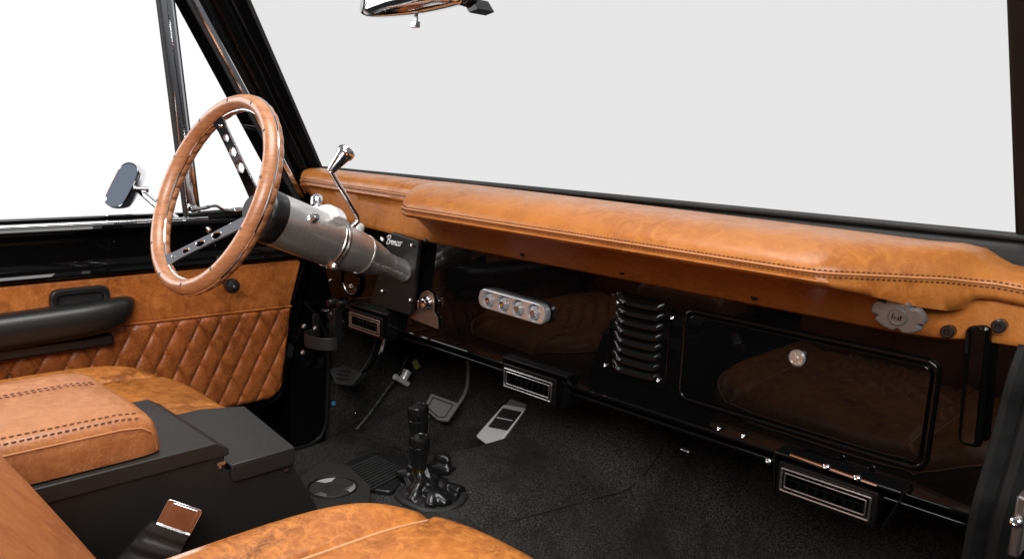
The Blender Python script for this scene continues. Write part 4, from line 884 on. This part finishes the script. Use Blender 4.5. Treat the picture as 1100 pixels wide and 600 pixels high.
# ================================================================== SEATS
def outline(hw, hl, n, seg=96):
    out = []
    for i in range(seg):
        a = 2 * math.pi * i / seg; c, s = math.cos(a), math.sin(a)
        out.append((hw * math.copysign(abs(c) ** (2 / n), c), hl * math.copysign(abs(s) ** (2 / n), s)))
    return out
def cushion(bm, c, hw, hl, zt, rad, drop, fn, n=5.0, seg=160):
    ol = outline(hw, hl, n, seg); rows = []
    R = [i / 90 for i in range(1, 91)]
    def pt(k, ins, z): 
        x, y = ol[k]; L = math.hypot(x, y); f_ = (L - ins) / L; return x * f_, y * f_, z
    rows.append([V((c[0] + x * .004, c[1] + y * .004, zt + fn(0, 0))) for x, y in ol])
    for r in R:
        row = []
        for k, (x, y) in enumerate(ol):
            L = math.hypot(x, y); f_ = (L - rad) / L * r; X, Y_ = x * f_, y * f_; row.append(V((c[0] + X, c[1] + Y_, zt + fn(X / hw, Y_ / hl))))
        rows.append(row)
    for i in range(1, 9):
        a = math.pi / 2 * i / 8; row = []
        for k, (x, y) in enumerate(ol):
            L = math.hypot(x, y); f_ = (L - rad + rad * math.sin(a)) / L; f0 = (L - rad) / L; row.append(V((c[0] + x * f_, c[1] + y * f_, zt + fn(x * f0 / hw, y * f0 / hl) - rad * (1 - math.cos(a)))))
        rows.append(row)
    for d in (.02, .05, drop): rows.append([V((c[0] + x * .995, c[1] + y * .995, zt - rad - d)) for x, y in ol])
    loft(bm, rows, closed_v=True, caps=True); return ol
def seat(label, cx, hw, yb_, yf_, zt, crease):
    s = thing('front_seat', label, 'seat', (cx, (yb_ + yf_) / 2, .60), 'front seats')
    cy0 = (yb_ + yf_) / 2; hl0 = (yf_ - yb_) / 2; qy = .40
    def fn(u, v):
        bo = 0
        for c_, sg in crease:
            d = (u - c_(v)) * sg; bo += .010 * sstep(0, .22, d) * (1 - .55 * sstep(.45, 1.0, d)) * 1.0 - .006 * math.exp(-(d / .022) ** 2)
        X = cx + u * hw; Y_ = cy0 + v * hl0; qm = sstep(-.50, -.44, u) * (1 - sstep(.44, .50, u) if crease[1][0](0) > .4 else 1 - sstep(.24, .3, u)) * (1 - sstep(qy - .02, qy, Y_))
        if qm > 0:
            a = Y_ / .055 + X / .042; b = Y_ / .055 - X / .042; fa = abs(a - round(a)) * 2; fb = abs(b - round(b)) * 2
            bo += qm * (.013 * ((1 - (1 - fa) ** 3) * (1 - (1 - fb) ** 3)) ** .55 - .006)
        return bo - .016 * sstep(.45, 1.05, v) ** 2 + .004 * math.sin(u * 5 + v * 3) * .3 - .0
    bm = B(); cushion(bm, (cx, (yb_ + yf_) / 2), hw, (yf_ - yb_) / 2, zt, .040, .10, fn, n=3.6, seg=420); cu = obj('seat_cushion', bm, M_['seat_leather'], s, angle=180)
    # piping along the front crease lines
    hl = (yf_ - yb_) / 2; cy = (yb_ + yf_) / 2
    for c_, sg in crease:
        bm = B(); pts = []
        for k in range(40):
            v = lerp(-.7, .86, k / 39); u = c_(v); pts.append(V((cx + u * hw, cy + v * hl, zt + fn(u, v) + .001)))
        tube(bm, pts, .0016, 8); obj('piping', bm, M_['piping_pale'], cu)
    bm = B(); pts = []
    for x, y in outline(hw, hl, 3.6, 160):
        L = math.hypot(x, y); rad = .040; a = math.radians(62); f0 = (L - rad) / L; f_ = (L - rad + rad * math.sin(a) + .001) / L
        pts.append(V((cx + x * f_, cy + y * f_, zt + fn(x * f0 / hw, y * f0 / hl) - rad * (1 - math.cos(a)) + .0005)))
    tube(bm, pts, .0017, 8, closed=True); obj('piping', bm, M_['piping_pale'], cu)
    bm = B()      # seams of the quilted insert
    ua, ub = -.42, (.42 if crease[1][0](0) > .4 else .22)
    for fam in (1, -1):
        for k in range(-60, 60):
            pts = []
            for q in range(0, 121):
                Y_ = lerp(yb_ + .04, qy - .012, q / 120); X = .042 * (k - fam * Y_ / .055); u = (X - cx) / hw; v = (Y_ - cy) / hl
                if ua < u < ub: pts.append(V((X, Y_, zt + fn(u, v) + .0004)))
            if len(pts) > 4: tube(bm, pts[::3], .0013, 6)
    obj('stitching', bm, M_['thread_dark'], cu)
    bm = B(); box(bm, (cx, cy, .70), (hw * 1.7, hl * 1.7, .14)); obj('seat_base', bm, M_['satin_black'], s, bevel=.01)
    return s
pseat = seat('tan distressed leather passenger seat cushion in the foreground', -.495, .255, -.02, .602, .874, [(lambda v: -.66 + .06 * v, -1), (lambda v: .52, 1)])
dseat = seat('tan distressed leather driver seat cushion beyond the centre console', -1.235, .215, -.05, .570, .872, [(lambda v: -.54, -1), (lambda v: .30, 1)])
# backrests
def backrest(cx, hw, y0, z0, z1, lean, parent, th=.10):
    def fr(u, h, d):
        z = lerp(z0, z1, h); dz = z - z0; q = min(dz, .2); return V((cx + u * hw, y0 - .02 * q - 1.25 * q * q - max(0, dz - .2) * .8 + d, z))
    bm = B(); rows = []
    for i in range(33):
        h = i / 32; e = min(1, h / .10, (1 - h) / .12); e = math.sqrt(max(0, 1 - (1 - e) ** 2)); row = []
        for j in range(48):
            a = 2 * math.pi * j / 48; c, s = math.cos(a), math.sin(a)
            u = math.copysign(abs(c) ** .5, c) * (.90 + .10 * e); d = math.copysign(abs(s) ** .7, s) * th * .5 * (.35 + .65 * e) + (.018 * max(0, abs(u) - .5) if s > 0 else 0)
            row.append(fr(u * (.99 - .13 * h ** 2), h, d))
        rows.append(row)
    loft(bm, rows, closed_v=True, caps=True); return obj('backrest', bm, M_['backrest_leather'], parent, angle=80)
backrest(-.495, .255, .119, .86, 1.38, .50, pseat, .14)
backrest(-1.235, .215, -.03, .86, 1.38, .42, dseat, .13)
# ================================================================== SEAT BELT BUCKLE
bk = thing('seat_belt_buckle', 'chrome seat belt buckle in a black leather sleeve leaning against the console', 'seat belt buckle', P(160, 600, x=-.79))
XB = -.785; nb = V((.82, -.48, .32)).normalized(); cb0 = P(190, 560, x=XB)
def PB(px, py, d=0): return PN(px, py, cb0 + nb * d, nb)
q = [PB(181, 535), PB(218, 548), PB(203, 577), PB(166, 564)]
bm = B(); prism(bm, roundpoly(q, .003, 3), -nb * .014); bu = obj('buckle', bm, M_['chrome'], bk, bevel=.002, bseg=3)
q2 = [PB(186, 539.5, .0012), PB(213, 549, .0012), PB(200, 572, .0012), PB(174, 563, .0012)]; bm = B(); prism(bm, roundpoly(q2, .002, 3), -nb * .003); obj('release_button', bm, M_['chrome'], bu, bevel=.0012)['label'] = 'polished release face'
bm = B(); rows = []
c1, c2 = (PB(162, 559), PB(205, 574)), (PB(104, 622), PB(172, 640))
for i in range(20):
    u = i / 19; a, b = lerp(c1[0], c2[0], u), lerp(c1[1], c2[1], u); row = []
    a = a + (a - b) * (.012 * math.sin(u * 9)); wr = .0005 * math.sin(u * 22) + .0004 * math.sin(u * 47 + 1)
    for s, d in ((0, -.010), (-.02, -.002), (.03, .005), (.25, .0065), (.5, .0068), (.75, .0065), (.97, .005), (1.02, -.002), (1, -.010), (.5, -.014)): row.append(lerp(a, b, s) + nb * (d + (wr if d > 0 else 0)))
    rows.append(row)
loft(bm, rows, closed_v=True, caps=True); obj('sleeve', bm, M_['black_leather'], bk, angle=60)
# ================================================================== INTERIOR MIRROR
rv = thing('rear_view_mirror', 'chrome backed interior mirror with a small toggle at the top edge of the photo', 'mirror', PW(500, -30))
YM = .74
def PM(px, py): return P(px, py, y=YM)
ol = catmull([PM(395, 4), PM(394, 14), PM(398, 19), PM(410, 20.5), PM(440, 18), PM(470, 12.5), PM(494, 6), PM(500, 2), PM(502, -10), PM(498, -24), PM(470, -30), PM(420, -26), PM(398, -20)], 4, True)
mc = sum(ol, V()) / len(ol); rows = []
for s, d in ((.98, .0), (1, .003), (1.0, .008), (.93, .018), (.7, .026), (.3, .030), (.02, .031)): rows.append([mc + (p - mc) * s + V((0, -d, 0)) for p in ol])
bm = B(); loft(bm, [[p + V((0, .002, 0)) for p in rows[0]]] + rows, closed_v=True, caps=True); o = obj('mirror_shell', bm, M_['chrome'], rv, angle=50)
bm = B(); tg = PM(447, 20); lathe(bm, [(.003, -.006), (.003, .006)], tg, (0, 0, -1), 12); box(bm, tg + V((0, -.001, -.0085)), (.011, .009, .009)); obj('toggle', bm, M_['dull_chrome'], rv, bevel=.001)
bm = B(); tube(bm, [PM(493, 3), PM(503, 4), PM(510, -2)], [.003, .006, .006], 12); hexa(bm, [PM(496, 1), PM(507, -2), PM(514, 10), PM(504, 14)], [p + V((0, .03, 0)) for p in (PM(496, 1), PM(507, -2), PM(514, 10), PM(504, 14))])
tube(bm, [PM(503, -2) + V((0, .01, 0)), PM(500, -40) + V((0, .0, .08))], .006, 10); obj('mirror_stem', bm, M_['gloss_black'], rv, bevel=.002)
# drop helper props
for o in bpy.data.objects:
    if '_loc' in o: del o['_loc']
